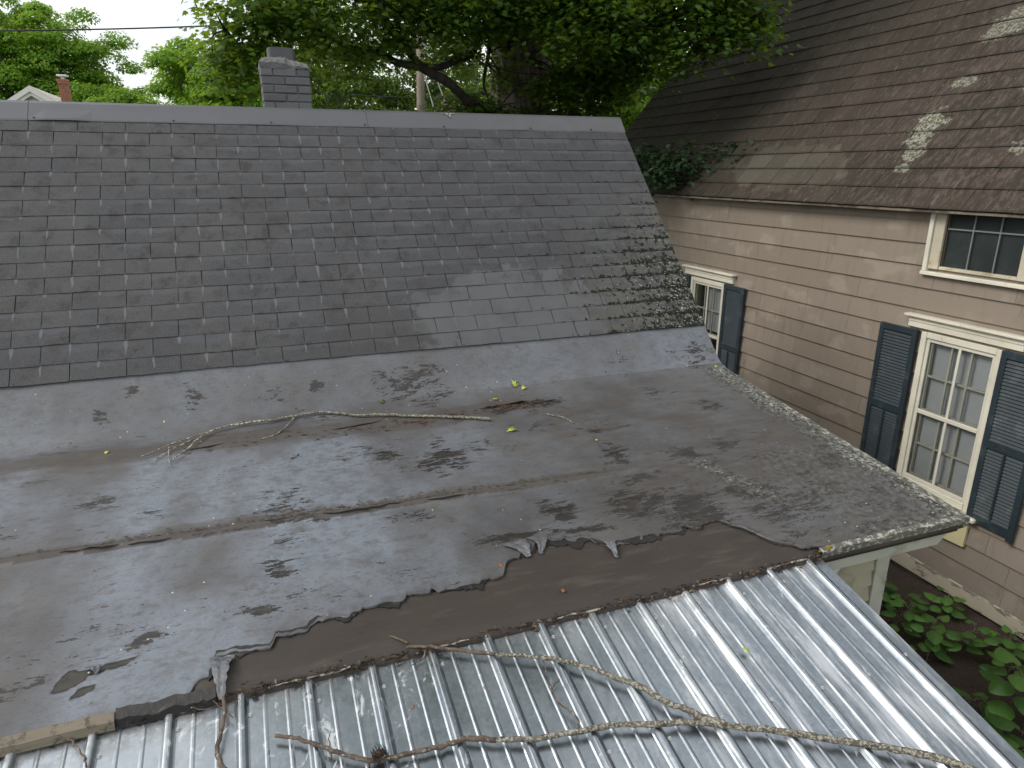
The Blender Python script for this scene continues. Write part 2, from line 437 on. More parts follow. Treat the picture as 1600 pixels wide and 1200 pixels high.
painted('pale_mortar', (.42, .36, .3), .1, .9)
painted('clay_flue', (.075, .075, .082), .1, .7, (.13, .13, .135), 9., (.55, .75))
painted('teal_shade', (.055, .072, .075), .25, .8, (.03, .035, .035), 2., (.45, .65))  # colour of the panel that sets the upper glass's dim tone
painted('dark_interior', (.045, .06, .064), .2, .8)
painted('roof_debris', (.075, .05, .03), .3, .95, (.16, .14, .11), 25., (.55, .65))
painted('yellow_moss', (.2, .15, .012), .25, .95, (.03, .03, .012), 60., (.5, .6), (90, 90, 90), .9)
painted('closure_strip', (.34, .32, .27), .2, .8, (.06, .05, .035), 40., (.45, .58))
painted('pine_cone', (.07, .04, .027), .3, .8)
painted('orange_leaf', (.26, .09, .04), .2, .6)

M = Mat('peeling_skirt')
pn = M.noise((8, 5, 16), 7, .7)
c = M.mix(M.noise(6., 4), (.34, .31, .235), (.42, .39, .3))
pe = M.ss(M.add(pn, M.ss(M.xyz()[2], G - 3.86, G - 3.79, 0, .1)), .57, .6)
c = M.mix(pe, c, M.mix(M.noise(20., 4), (.1, .085, .065), (.25, .23, .19)))
M.pbr(c, .8, nrm=M.bump(M.mul(pe, -1.), .8, .006)); MT['skirt'] = M.m

M = Mat('blind_fabric')
c = M.mix(M.noise((2, 5, 2), 3), (.36, .37, .39), (.46, .47, .49)); M.pbr(c, .7); MT['blind'] = M.m

M = Mat('window_glass')
fr = M.n('ShaderNodeFresnel'); fr.inputs[0].default_value = 1.5
tr = M.n('ShaderNodeBsdfTransparent'); tr.inputs[0].default_value = (.9, .93, .92, 1)
gl = M.n('ShaderNodeBsdfGlossy'); gl.inputs['Roughness'].default_value = .02
ms_ = M.n('ShaderNodeMixShader'); M.t.links.new(M.math('MULTIPLY', fr.outputs[0], .8, clamp=True), ms_.inputs[0]); M.t.links.new(tr.outputs[0], ms_.inputs[1]); M.t.links.new(gl.outputs[0], ms_.inputs[2])
df = M.n('ShaderNodeBsdfDiffuse'); df.inputs[0].default_value = (.3, .32, .3, 1)
m2 = M.n('ShaderNodeMixShader'); M.t.links.new(M.ss(M.noise(4., 6, .65), .45, .8, .015, .09), m2.inputs[0]); M.t.links.new(ms_.outputs[0], m2.inputs[1]); M.t.links.new(df.outputs[0], m2.inputs[2])
M.done(m2.outputs[0]); MT['glass'] = M.m

def bark(name, a, b, lichen=None, thr=(.5, .58), sc=40., vs=(30, 30, 8)):
    M = Mat(name)
    n = M.noise(vs, 6, .65); c = M.mix(M.ss(n, .35, .65), a, b)
    if lichen: c = M.mix(M.ss(M.noise(sc, 4, .6), *thr), c, lichen)
    M.pbr(c, .88, nrm=M.bump(n, .8, .02 if name == 'maple_bark' else .003)); MT[name] = M.m
bark('maple_bark', (.045, .037, .03), (.22, .185, .15), vs=(14, 14, 1.8))
bark('limb_bark', (.014, .012, .01), (.04, .034, .028), vs=(12, 12, 6))  # bark darkened in colour to imitate limbs seen as backlit silhouettes
bark('thin_bark', (.16, .16, .14), (.3, .3, .27))
bark('lichen_twig', (.045, .036, .028), (.13, .108, .085), (.27, .27, .215), (.47, .6), 95.)
bark('brown_twig', (.045, .032, .025), (.115, .085, .064), (.3, .28, .23), (.6, .66), 80.)
bark('pale_twig', (.085, .07, .053), (.2, .168, .13), (.42, .41, .33), (.5, .56), 70.)

def leafmat(name, c0, c1, trans, tmix=.35, rough=.45):
    M = Mat(name); a = M.attr('tone')
    c = M.mix(a, c0, c1)
    p = M.pbr(c, rough, spec=.2, out=False)
    t = M.n('ShaderNodeBsdfTranslucent'); M.set(t.inputs[0], M.mix(a, tuple(v * .75 for v in trans), trans))
    ms = M.n('ShaderNodeMixShader'); ms.inputs[0].default_value = tmix
    M.t.links.new(p, ms.inputs[1]); M.t.links.new(t.outputs[0], ms.inputs[2]); M.done(ms.outputs[0]); MT[name] = M.m
leafmat('maple_leaf', (.022, .058, .012), (.06, .12, .02), (.24, .36, .025), .42)
leafmat('sapling_leaf', (.012, .034, .012), (.032, .07, .024), (.05, .1, .025), .2)
leafmat('far_leaf', (.05, .12, .012), (.17, .29, .03), (.3, .46, .03), .4, .6)
leafmat('bright_leaf', (.08, .18, .02), (.19, .34, .035), (.34, .52, .04), .45, .6)
leafmat('birch_leaf', (.08, .14, .03), (.17, .25, .06), (.26, .36, .07), .42, .55)
M = Mat('bed_plant_leaf')
c = M.mix(M.rnd(), (.04, .105, .018), (.09, .2, .035)); c = M.mix(M.ss(M.noise(25., 3), .5, .75, 0, .4), c, (.08, .16, .04))
p_ = M.pbr(c, .42, out=False, nrm=M.bump(M.noise(40., 3), .3, .006)); t_ = M.n('ShaderNodeBsdfTranslucent'); t_.inputs[0].default_value = (.1, .2, .02, 1)
m_ = M.n('ShaderNodeMixShader'); m_.inputs[0].default_value = .25; M.t.links.new(p_, m_.inputs[1]); M.t.links.new(t_.outputs[0], m_.inputs[2]); M.done(m_.outputs[0]); MT['bed_leaf'] = M.m
M = Mat('fallen_leaf'); c = M.mix(M.rnd(), (.26, .34, .05), (.42, .42, .12)); M.pbr(c, .6); MT['fallen'] = M.m
M = Mat('dark_fallen_leaf'); M.pbr((.05, .11, .02), .6); MT['fallen_dark'] = M.m

M = Mat('lawn'); c = M.mix(M.noise(3., 6), (.03, .06, .012), (.08, .12, .03)); M.pbr(c, .9, nrm=M.bump(M.noise(90., 4), .8, .03)); MT['lawn'] = M.m
M = Mat('soil')
c = M.mix(M.noise(5., 6, .65), (.022, .014, .01), (.07, .048, .035)); c = M.mix(M.ss(M.noise(40., 4, .7), .62, .68), c, (.16, .12, .085))
c = M.mix(M.ss(M.noise(3., 4), .6, .7, 0, .6), c, (.03, .045, .012))
M.pbr(c, .95, nrm=M.bump(M.noise(25., 6, .7), 1., .03)); MT['soil'] = M.m

# ------------------------------------------------------------------ ground
obj('ground', [(-300, -300, -G), (300, -300, -G), (300, 300, -G), (-300, 300, -G)], [(0, 1, 2, 3)], MT['lawn'])['kind'] = 'structure'
nx, ny = 48, 90
xs = np.linspace(1.5, 6.3, nx); ys = np.linspace(-4, 14, ny); XX, YY = np.meshgrid(xs, ys)
ZZ = -G + .03 + .12 * (fbm(XX * 1.6, YY * 1.6, 3) - .35) + .07 * np.exp(-((XX - 5.95) / .35) ** 2)
V = np.stack([XX, YY, ZZ], -1).reshape(-1, 3)
F = [(j * nx + i, j * nx + i + 1, (j + 1) * nx + i + 1, (j + 1) * nx + i) for j in range(ny - 1) for i in range(nx - 1)]
obj('soil_bed', V, F, MT['soil'], smooth=True)['kind'] = 'structure'

# ------------------------------------------------------------------ geometry of the near house
XE = 3.355                       # right-hand edge of both roofs
XL = -3.2                        # left-hand end, outside the frame
A46 = R(46.294); TS, TL = math.tan(A46), math.tan(R(6.8))
def z_steep(y): return .2662 + (y - 5.9618) * TS
def z_low0(y): return -1.738 + (y - 2.209) * TL
def z_low(y):
    """the low roof and the curved sheet that runs up to the first shingle course"""
    a = z_low0(y); b = z_steep(y) - .012; k = .09
    h = np.clip(.5 + .5 * (b - a) / k, 0, 1) if not np.isscalar(y) else min(1, max(0, .5 + .5 * (b - a) / k))
    return a * (1 - h) + b * h + k * h * (1 - h)
AM = R(13.0)
def z_metal(y): return -1.785 + (y - 2.2) * math.tan(AM)
cs, sn = math.cos(A46), math.sin(A46)
nS = Vector((0, -sn, cs)); dS = Vector((0, -cs, -sn))     # normal and downhill of the steep roof

house = empty('grey_house', (0, 5, -G), 'grey shingled house with a lower torn black roof and a brick chimney behind its ridge', 'house')
# walls behind and under the roofs
mb = MB()
mb.box(XL, 3.06, 2.47, 9.9, -G, -2.0)
mb.add([(3.05, 4.6, -2.0), (3.05, 6.15, .36), (3.05, 9.9, -2.0), (3.05, 2.47, -2.0)], [(0, 1, 2)])
mb.add([(3.05, 2.47, -2.0), (3.05, 2.47, -1.80), (3.05, 4.3, -1.58), (3.05, 6.15, .36), (3.05, 9.9, -2.0)], [(0, 1, 2, 3, 4)])
mb.build('wall', MT['olive_clapboard'], house)
r0 = 6.155
mb = MB(); mb.add([(XL, r0, .42), (XE, r0, .42), (XE, 8.75, -2.25), (XL, 8.75, -2.25), (XL, r0, .34), (XE, r0, .34), (XE, 8.75, -2.33), (XL, 8.75, -2.33)],
                  [(0, 1, 2, 3), (7, 6, 5, 4), (0, 4, 5, 1), (1, 5, 6, 2), (2, 6, 7, 3), (3, 7, 4, 0)])
mb.build('back_roof', MT['shingle'], house)
# deck of the front slope, which carries the shingles
roof = obj('roof', [(XL, 4.55, z_steep(4.55) - .02), (XE - .006, 4.55, z_steep(4.55) - .02), (XE - .006, 6.15, z_steep(6.15) - .02), (XL, 6.15, z_steep(6.15) - .02),
                    (XL, 4.55, z_steep(4.55) - .09), (XE - .006, 4.55, z_steep(4.55) - .09), (XE - .006, 6.15, z_steep(6.15) - .09), (XL, 6.15, z_steep(6.15) - .09)],
           [(0, 1, 2, 3), (7, 6, 5, 4), (0, 4, 5, 1), (1, 5, 6, 2), (2, 6, 7, 3), (3, 7, 4, 0)], MT['black_tar'], house)

def shingle_mesh(name, w, e, lap, t, mat, seed):
    """one tab: x across, y up the slope from its lower edge, z off the roof; slightly uneven"""
    r = random.Random(seed); g = .0022
    V = []; n = 4
    for k in range(n + 1):
        x = -w / 2 + g + (w - 2 * g) * k / n
        dy = r.uniform(-.002, .002); dz = r.uniform(-.0012, .0016)
        V += [(x, dy, t + dz), (x, dy + .001, 0.0), (x, e + lap, .001)]
    F = []
    for k in range(n):
        a = 3 * k; b = a + 3
        F += [(a, b, b + 2, a + 2), (a + 1, b + 1, b, a)]
    F += [(0, 2, 1), (3 * n, 3 * n + 1, 3 * n + 2)]
    me = mesh_np(name, V, F, mat); uv = me.uv_layers.new(name='UVMap')
    for l in me.loops:
        v = V[l.vertex_index]; uv.data[l.index].uv = ((v[0] + w / 2) / w, v[1] / e)
    return me
SM = [shingle_mesh('shingle', .3048, .127, .02, .0055, MT['shingle'], s) for s in range(5)]
rotS = Matrix((Vector((1, 0, 0)), Vector((0, cs, sn)), Vector((0, -sn, cs)))).transposed()     # columns: across, uphill, normal
p0 = Vector((0, 5.9618, .2662))
stuffV, stuffF, stuffUV = [], [], []
row_dx = [random.uniform(-.005, .005) for _ in range(20)]
row_dy = [random.uniform(-.004, .004) for _ in range(20)]
for row in range(1, 18):
    x0 = -1.126 + (0 if row % 2 else .1524) + row_dx[row] - .0012 * row
    for k in range(-8, 17):
        xa = x0 + .3048 * k; xb = xa + .3048
        if xa > XE - .01 or xb < XL: continue
        sx = 1.0
        if xb > XE: sx = (XE - xa) / .3048
        cx = xa + .1524 * sx
        c0 = p0 + dS * (.127 * (row - 1) + row_dy[row] + .004 * math.sin(cx * 1.1 + row * 2.1) + random.uniform(-.002, .002)) + nS * .002; c0.x = cx
        if xb > -1.75:
            o_ = put('shingle', random.choice(SM), roof, c0)
            e = rotS.to_euler(); o_.rotation_euler = e; o_.scale = (sx, 1, 1)
            o_.rotation_euler.rotate_axis('Z', random.uniform(-.009, .009)); o_.scale.z = random.uniform(.7, 1.35)
        else:
            me = SM[0]; b = len(stuffV)
            for v in me.vertices: stuffV.append(tuple(c0 + rotS @ v.co))
            for pl in me.polygons: stuffF.append(tuple(b + i for i in pl.vertices)); stuffUV += [tuple(me.uv_layers[0].data[i].uv) for i in pl.loop_indices]
so = obj('shingle_field', stuffV, stuffF, MT['shingle'], roof); so['kind'] = 'stuff'
uvl = so.data.uv_layers.new(name='UVMap')
for i, q in enumerate(stuffUV): uvl.data[i].uv = q
# metal ridge cap in lengths, folded over the ridge, lower hem slightly wavy
for (xa, xb) in ((XL, -1.44), (-1.437, .955), (.958, XE + .004)):
    n = 24; V = []
    for k in range(n + 1):
        x = xa + (xb - xa) * k / n
        lift = .006 + .007 * (vnoise(x * 2.2, 3., 5) - .3) + .0015 * math.sin(x * 9)
        if abs(x + 1.22) < .12: lift += .006
        for (s, h) in ((.172, lift), (.160, lift + .004), (.07, .016), (.012, .02)):
            p = Vector((x, 6.15, z_steep(6.15))) + dS * s + nS * h; V.append(tuple(p))
        V.append((x, 6.157, z_steep(6.15) + .022)); V.append((x, 6.31, z_steep(6.15) - .12))
    m = 6; F = [(k * m + j, (k + 1) * m + j, (k + 1) * m + j + 1, k * m + j + 1) for k in range(n) for j in range(m - 1)]
    o_ = obj('ridge_cap', V, F, MT['cap'], house)
    sm = o_.modifiers.new('thick', 'SOLIDIFY'); sm.thickness = .003
# flake of bare paint and the nails of the cap
mb = MB()
for x in (-1.40, -1.15, -.5, .2, .93, 1.6, 2.4, 3.0):
    p = Vector((x, 6.15, z_steep(6.15))) + dS * .152 + nS * .016
    mb.box(p.x - .006, p.x + .006, p.y - .005, p.y + .005, p.z - .004, p.z + .004)
mb.build('nail', MT['black_tar'], house)['kind'] = 'stuff'
p = Vector((1.67, 6.15, z_steep(6.15)))
V = [tuple(p + Vector((a, 0, 0)) + dS * b + nS * .0235) for a, b in ((-.09, .0), (.06, .0), (.045, .012), (.02, .015), (.012, .05), (.003, .058), (-.012, .03), (-.03, .014), (-.06, .011))]
obj('bare_patch', V, [tuple(range(9))], MT['closure_strip'], house, smooth=False)
# rake board under the right edge of the steep roof
mb = MB()
mb.add([(XE - .03, 4.5, z_steep(4.5) - .03), (XE - .03, 6.15, z_steep(6.15) - .03), (XE - .03, 6.15, z_steep(6.15) - .2), (XE - .03, 4.5, z_steep(4.5) - .2),
        (XE - .06, 4.5, z_steep(4.5) - .03), (XE - .06, 6.15, z_steep(6.15) - .03), (XE - .06, 6.15, z_steep(6.15) - .2), (XE - .06, 4.5, z_steep(4.5) - .2)],
       [(0, 1, 2, 3), (7, 6, 5, 4), (0, 4, 5, 1), (3, 2, 6, 7), (0, 3, 7, 4), (1, 5, 6, 2)])
mb.build('rake_board', MT['greenish_fascia'], house)

# ---- the low roof: brown underlayer at the eave, grey membrane with a torn edge over it
TEAR = [(-3.3, 2.205), (-0.951, 2.205), (-0.622, 2.195), (-0.5, 2.195), (-0.39, 2.2), (-0.383, 2.205), (-0.38, 2.227), (-0.354, 2.263), (-0.318, 2.264), (-0.312, 2.3), (-0.305, 2.356), (-0.231, 2.354), (-0.111, 2.333), (-0.105, 2.36), (-0.099, 2.38), (-0.083, 2.391), (0.024, 2.389), (0.072, 2.41), (0.235, 2.427), (0.248, 2.444), (0.38, 2.458), (0.553, 2.449), (0.68, 2.447), (0.777, 2.442), (0.865, 2.45), (0.885, 2.5), (0.9, 2.545), (0.927, 2.554), (1.001, 2.56), (1.013, 2.575), (1.05, 2.57), (1.08, 2.60), (1.105, 2.65), (1.255, 2.612), (1.316, 2.604), (1.37, 2.561), (1.424, 2.514), (1.58, 2.513), (1.758, 2.523), (1.856, 2.515), (2.042, 2.515), (2.13, 2.45), (2.17, 2.37), (2.2, 2.32), (2.28, 2.253), (2.399, 2.205), (2.45, 2.188), (3.4, 2.188)]
tx = np.array([p[0] for p in TEAR]); ty = np.array([p[1] for p in TEAR])
NX, NY = 560, 190
gx = np.linspace(XL, XE, NX)
yt = np.interp(gx, tx, ty)
jag = ((fbm(gx * 22, gx * 0 + 1.3, 9, 4) - .5) * .045 + (fbm(gx * 60, gx * 0 + 4.3, 8, 2) - .5) * .02) * np.clip((gx + .36) / .05, 0, 1) * np.clip((2.42 - gx) / .1, 0, 1)
br_ = [XL]
while br_[-1] < XE: br_.append(br_[-1] + random.choice([.015, .03, .05, .09]) * random.uniform(.5, 1.4))
stp = np.interp(gx, np.repeat(br_, 2)[1:-1] + np.tile([.001, -.001], len(br_) - 1), np.repeat([random.gauss(0, .009) for _ in br_[1:]], 2))
mask_t = np.clip((gx + .34) / .04, 0, 1) * np.clip((2.4 - gx) / .1, 0, 1)
yt = yt + jag * .7 + stp * mask_t
# parameter up the roof, evenly spaced along the surface
yy = np.linspace(2.18, 4.575, 2000); zz = z_low(yy); ar = np.concatenate([[0], np.cumsum(np.hypot(np.diff(yy), np.diff(zz)))])
def at(s): return np.interp(s, ar, yy)
s0 = np.interp(yt, yy, ar); v = np.linspace(0, 1, NY)
sb = np.interp(2.19, yy, ar); S = sb + (ar[-1] - sb) * v[:, None] + (s0[None, :] - sb) * (1 - v[:, None]) ** 4
YY = at(S); XX = np.repeat(gx[None, :], NY, 0)
seamA = 3.145 - .03 * XX
dA = YY - seamA - .012 * (fbm(XX * 3, XX * 0, 4) - .5)
fade = np.clip((2.0 - XX) / .5, 0, 1)
near = S - s0[None, :]
warp = .014 * (fbm(XX * 1.7, YY * 2.1, 11) - .5) + .009 * (fbm(XX * 5, YY * 11, 12) - .5) + .006 * np.clip(fbm(XX * 9, YY * 26, 13) - .55, 0, 1) * np.exp(-(dA / .12) ** 2) * 4
bead = .016 * np.exp(-(dA / .018) ** 2) * fade * (.5 + fbm(XX * 5, YY * 0, 21)) - .006 * np.exp(-((dA - .045) / .03) ** 2) * fade
step = -.005 * (1 / (1 + np.exp(dA / .006))) * fade
torn = (gx > -.4) & (gx < 2.42)
curl = .016 * np.exp(-near / .022) * np.clip(fbm(XX * 9, YY * 3, 31) - .32, 0, 1) * 2 * torn[None, :]
debris_line = np.exp(-((YY - (4.02 + .16 * (fbm(XX * 1.3, XX * 0, 41) - .5))) / (.10 + .1 * fbm(XX * 2, XX * 0, 43))) ** 2)
dbl = .008 * debris_line * (fbm(XX * 8, YY * 20, 14) - .3)
def poly_mask(P, soft=.012):
    P = np.array(P); ins = np.zeros(XX.shape, bool); d = np.full(XX.shape, 9.)
    for i in range(len(P)):
        (x1, y1), (x2, y2) = P[i], P[(i + 1) % len(P)]
        cnd = ((y1 > YY) != (y2 > YY)) & (XX < (x2 - x1) * (YY - y1) / (y2 - y1 + 1e-12) + x1); ins ^= cnd
        t = np.clip(((XX - x1) * (x2 - x1) + (YY - y1) * (y2 - y1)) / ((x2 - x1) ** 2 + (y2 - y1) ** 2 + 1e-12), 0, 1)
        d = np.minimum(d, np.hypot(XX - x1 - t * (x2 - x1), YY - y1 - t * (y2 - y1)))
    sd_ = np.where(ins, d, -d) + .012 * (fbm(XX * 30, YY * 30, 51) - .5)
    return np.clip(.5 + sd_ / soft, 0, 1)
HOLE1 = [(-0.827, 2.355), (-0.822, 2.402), (-0.785, 2.44), (-0.744, 2.421), (-0.678, 2.434), (-0.573, 2.44), (-0.628, 2.407), (-0.734, 2.404), (-0.737, 2.38), (-0.784, 2.357)]
HOLE2 = [(-0.77, 2.302), (-0.746, 2.345), (-0.694, 2.344), (-0.705, 2.321), (-0.74, 2.311)]
hole = np.maximum(poly_mask(HOLE1), poly_mask(HOLE2))
rim = np.exp(-((hole - .3) / .25) ** 2) * (hole > .02)
Z = z_low(YY) + warp + bead + step + curl + dbl - .006 * hole + .006 * rim + .006
Z = np.maximum(Z, z_low0(YY) - .002)
Z[0, :] -= .002
Vm = np.stack([XX, YY, Z], -1).reshape(-1, 3)
Fm = [(j * NX + i, j * NX + i + 1, (j + 1) * NX + i + 1, (j + 1) * NX + i) for j in range(NY - 1) for i in range(NX - 1)]
# turned-down torn edge
low_e = np.stack([gx, yt + .003, z_low(yt) - .004], -1); b0 = len(Vm); Vm = np.concatenate([Vm, low_e])
Fm += [(b0 + i, b0 + i + 1, i + 1, i) for i in range(NX - 1)]
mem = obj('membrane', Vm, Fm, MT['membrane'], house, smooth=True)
BLACK = [(-0.48, 4.447, 0.066, 0.069), (0.227, 4.43, 0.064, 0.03), (-0.815, 4.488, 0.048, 0.03), (-1.002, 4.351, 0.047, 0.03), (0.517, 3.635, 0.105, 0.111), (0.868, 3.535, 0.134, 0.184), (1.877, 3.324, 0.106, 0.114), (2.828, 3.701, 0.097, 0.108), (1.29, 2.844, 0.079, 0.096), (1.715, 2.808, 0.198, 0.138), (1.993, 2.634, 0.196, 0.155), (3.086, 2.898, 0.086, 0.064), (2.233, 3.182, 0.144, 0.082), (2.378, 2.741, 0.174, 0.112), (3.102, 2.507, 0.078, 0.047), (-0.048, 2.835, 0.12, 0.064), (-0.859, 3.56, 0.118, 0.056), (-0.026, 2.752, 0.078, 0.035), (0.815, 3.476, 0.139, 0.069), (2.599, 3.243, 0.119, 0.072), (-0.959, 2.417, 0.082, 0.038), (-0.884, 2.422, 0.083, 0.03), (-0.161, 2.558, 0.097, 0.045), (-0.574, 2.527, 0.068, 0.03), (0.989, 2.688, 0.205, 0.047), (1.315, 2.668, 0.182, 0.038), (0.88, 4.417, 0.22, 0.062), (0.86, 4.344, 0.218, 0.03), (1.879, 3.024, 0.211, 0.048), (2.841, 2.638, 0.107, 0.077), (3.182, 4.435, 0.07, 0.03), (1.489, 4.045, 0.167, 0.065), (1.717, 4.034, 0.128, 0.056)]
black = np.zeros(XX.shape); XB = XX + .16 * (fbm(XX * 5, YY * 5, 85) - .5) + .07 * (fbm(XX * 16, YY * 16, 86) - .5); YB = YY + .16 * (fbm(XX * 5 + 9, YY * 5, 87) - .5) + .06 * (fbm(XX * 14, YY * 18, 88) - .5)
for (bx, by, rx, ry) in BLACK:
    black = np.maximum(black, np.exp(-(((XB - bx) / rx) ** 2 + ((YB - by) / ry) ** 2) * .6) * (.55 + .6 * fbm(XX * 8, YY * 14, 89)))
black = np.maximum(black, .66 * np.clip((XX - .7) / 1.0, 0, 1) * np.clip((3.4 - YY) / .4, 0, 1) * np.clip(fbm(XX * 2.5, YY * 4, 71) * 2.2 - .5, 0, 1))
black = np.maximum(black, .95 * np.exp(-((dA + .016) / .009) ** 2) * fade * np.clip(fbm(XX * 4, XX * 0, 72) * 3 - 1.15, 0, 1))
black = np.maximum(black, .42 * np.clip(fbm(XX * 1.6, YY * 3.0, 73) * 2 - .6, 0, 1) * (YY < 4.3))
black = np.maximum(black, .6 * np.clip(fbm(XX * 3.2, YY * 5.0, 74) * 3 - 1.35, 0, 1))
black = np.maximum(black, .9 * np.clip((2.215 - YY) / .02, 0, 1) * ((XX > -.62) & (XX < -.3)))
dirt = np.maximum(.75 * debris_line * np.clip((2.4 - XX) / 1.0, .25, 1), .85 * np.exp(-(np.maximum(dA, 0) / (.04 + .09 * fbm(XX * 2.3, XX * 0, 44))) ** 2) * fade * (dA > -.02 - .015 * fbm(XX * 9, XX * 0, 45)))
dirt = np.maximum(dirt, (.12 + .6 * fbm(XX * 1.4, YY * 2.4, 76)) * np.clip((XX - .3) / 1.6, 0, 1) * np.clip((4.25 - YY) / .3, 0, 1))
dirt = np.maximum(dirt, .55 * np.exp(-near / .06) * torn[None, :])
tan = .9 * np.exp(-((dA - .03) / .022) ** 2) * fade * np.clip(fbm(XX * 2.1, XX * 0 + 3, 75) * 2.2 - .4, 0, 1)
black = np.maximum(black, .75 * np.exp(-((dA - .02) / .03) ** 2) * fade * np.clip(fbm(XX * 7, YY * 40, 77) * 3 - 1.2, 0, 1))
black = np.maximum(black, .6 * debris_line * np.clip(fbm(XX * 5, YY * 22, 78) * 3 - 1.3, 0, 1))
tan = np.maximum(tan, .5 * debris_line * np.clip((.2 - XX) / .6, 0, 1))
lich = (.5 + .5 * fbm(XX * 5, YY * 5, 79)) * np.exp(-(np.maximum(XE - XX - .08, 0) / .2) ** 1.3) * (YY < 4.27)
lich = np.maximum(lich, .62 * np.exp(-((XX - (2.35 - .42 * (YY - 2.9))) / .13) ** 2) * np.clip((3.35 - YY) / .3, 0, 1) * np.clip((YY - 2.45) / .1, 0, 1))
lich = np.maximum(lich, (.4 + .55 * fbm(XX * 6, YY * 6, 80)) * np.clip((XX - 2.2) / .5, 0, 1) * np.clip((2.42 - YY) / .22, 0, 1))
lich = np.maximum(lich, .46 * np.clip((XX - 1.9) / .8, 0, 1) * np.clip((3.6 - YY) / .6, 0, 1))
sheen_tint = np.clip((1.7 - XX) / 1.5, 0, 1) * np.clip(fbm(XX * 3.0 + 5, YY * 1.7, 81, 3) * 3.4 - 1.15, 0, 1) * np.clip((4.3 - YY) / .3, .5, 1)  # sky reflection put in as a pale tint, fading to the right
sheen_tint = np.maximum(sheen_tint, .75 * (YY > 4.3) * np.clip(fbm(XX * 1.6, YY * 2, 82) * 2 - .3, 0, 1) * np.where(XX + .12 * (fbm(YY * 8, XX * 3, 83) - .5) > 1.16, 1, .35))
mL = np.where((XX + .15 * (fbm(YY * 9, XX * 2, 84) - .5) < 1.14) & (XX > .6) & (YY > 4.33) & (YY < 4.48), .5, 0)
black = np.maximum(black, mL)
for nm, arr in (('black', black), ('dirt', dirt), ('tan', tan), ('lichen', lich), ('sheen', sheen_tint), ('hole', hole)):
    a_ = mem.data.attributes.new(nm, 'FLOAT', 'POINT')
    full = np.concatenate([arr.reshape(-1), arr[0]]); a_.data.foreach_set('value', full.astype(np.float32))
# underlayer that the tear lays bare
n2x, n2y = 300, 26
ux = np.linspace(XL, XE - .01, n2x); uy = np.linspace(2.172, 2.72, n2y); UX, UY = np.meshgrid(ux, uy)
UZ = z_low0(UY) - .004 - .035 * np.exp(-(UY - 2.172) / .022) + .004 * (fbm(UX * 2, UY * 9, 91) - .5) - .03 * np.clip((UY - np.interp(UX, gx, yt) - .015) / .03, 0, 1)
V = np.stack([UX, UY, UZ], -1).reshape(-1, 3)
F = [(j * n2x + i, j * n2x + i + 1, (j + 1) * n2x + i + 1, (j + 1) * n2x + i) for j in range(n2y - 1) for i in range(n2x - 1)]
b0 = len(V); V = np.concatenate([V, np.stack([ux, ux * 0 + 2.176, ux * 0 - 1.80], -1)]); F += [(b0 + i, b0 + i + 1, i + 1, i) for i in range(n2x - 1)]
obj('underlayer', V, F, MT['underlayer'], house, smooth=True)
mb = MB(); mb.prism([(2.2, -1.76), (4.5, -1.48), (4.5, -1.56), (2.2, -1.83)], 'x', XL, XE - .02); mb.build('roof_deck', MT['black_tar'], house)
fe = yt - mask_t * np.clip((fbm(gx * 11, gx * 0 + 2, 61) - .42) * .14 + (fbm(gx * 50, gx * 0 + 2, 62) - .5) * .02, -.02, .05)
V = np.concatenate([np.stack([gx, yt + .03, z_low(yt + .03) + .003], -1), np.stack([gx, fe, z_low(fe) + .002], -1), np.stack([gx, fe, z_low(fe) - .006], -1)])
k_ = np.where((gx > -.33) & (gx < 2.38))[0][:-1]
obj('felt_layer', V, [(i + NX, i + 1 + NX, i + 1, i) for i in k_] + [(i + 2 * NX, i + 1 + 2 * NX, i + 1 + NX, i + NX) for i in k_], MT['black_tar'], house)
# bare wooden drip board at the left end of the eave
V = []; n = 40
for k in range(n + 1):
    x = XL + (-.615 - XL) * k / n; q = .006 * (vnoise(x * 9, 1., 4) - .5); tp = 2.198 + q
    V += [(x, tp, z_low0(tp) + .009), (x, 2.168 + q, -1.748 + q), (x, 2.163, -1.778), (x, 2.2, -1.79)]
F = [(k * 4 + j, (k + 1) * 4 + j, (k + 1) * 4 + j + 1, k * 4 + j + 1) for k in range(n) for j in range(3)] + [(n * 4, n * 4 + 1, n * 4 + 2, n * 4 + 3)]
obj('drip_board', V, F, MT['tanboard'], house)
# black tarred end and lichened edge on the right part of the eave and along the rake
mb = MB(); V = []; n = 50
for k in range(n + 1):
    x = -.612 + .31 * k / n; q = .014 * (float(vnoise(x * 21, 3., 8)) - .5) + .006 * (float(vnoise(x * 70, 3., 9)) - .5)
    V += [(x, 2.200 + q, z_low0(2.205) + .009 + q * .4), (x, 2.168 + q, -1.752 + q), (x, 2.168, -1.785)]
obj('tar_edge', V, [(k * 3 + j, (k + 1) * 3 + j, (k + 1) * 3 + j + 1, k * 3 + j + 1) for k in range(n) for j in range(2)], MT['black_tar'], house)
V = []; n = 40
for k in range(n + 1):
    x = 2.38 + (XE - 2.38) * k / n; q = .008 * (vnoise(x * 14, 2., 6) - .5)
    V += [(x, 2.196, z_low0(2.196) + .012 + q), (x, 2.172 + q, -1.738 + q), (x, 2.17, -1.772 + q * .5), (x, 2.21, -1.775)]
obj('eave_edge', V, [(k * 4 + j, (k + 1) * 4 + j, (k + 1) * 4 + j + 1, k * 4 + j + 1) for k in range(n) for j in range(3)] + [(n * 4, n * 4 + 1, n * 4 + 2, n * 4 + 3)], MT['edge'], house)
V = []; n = 60
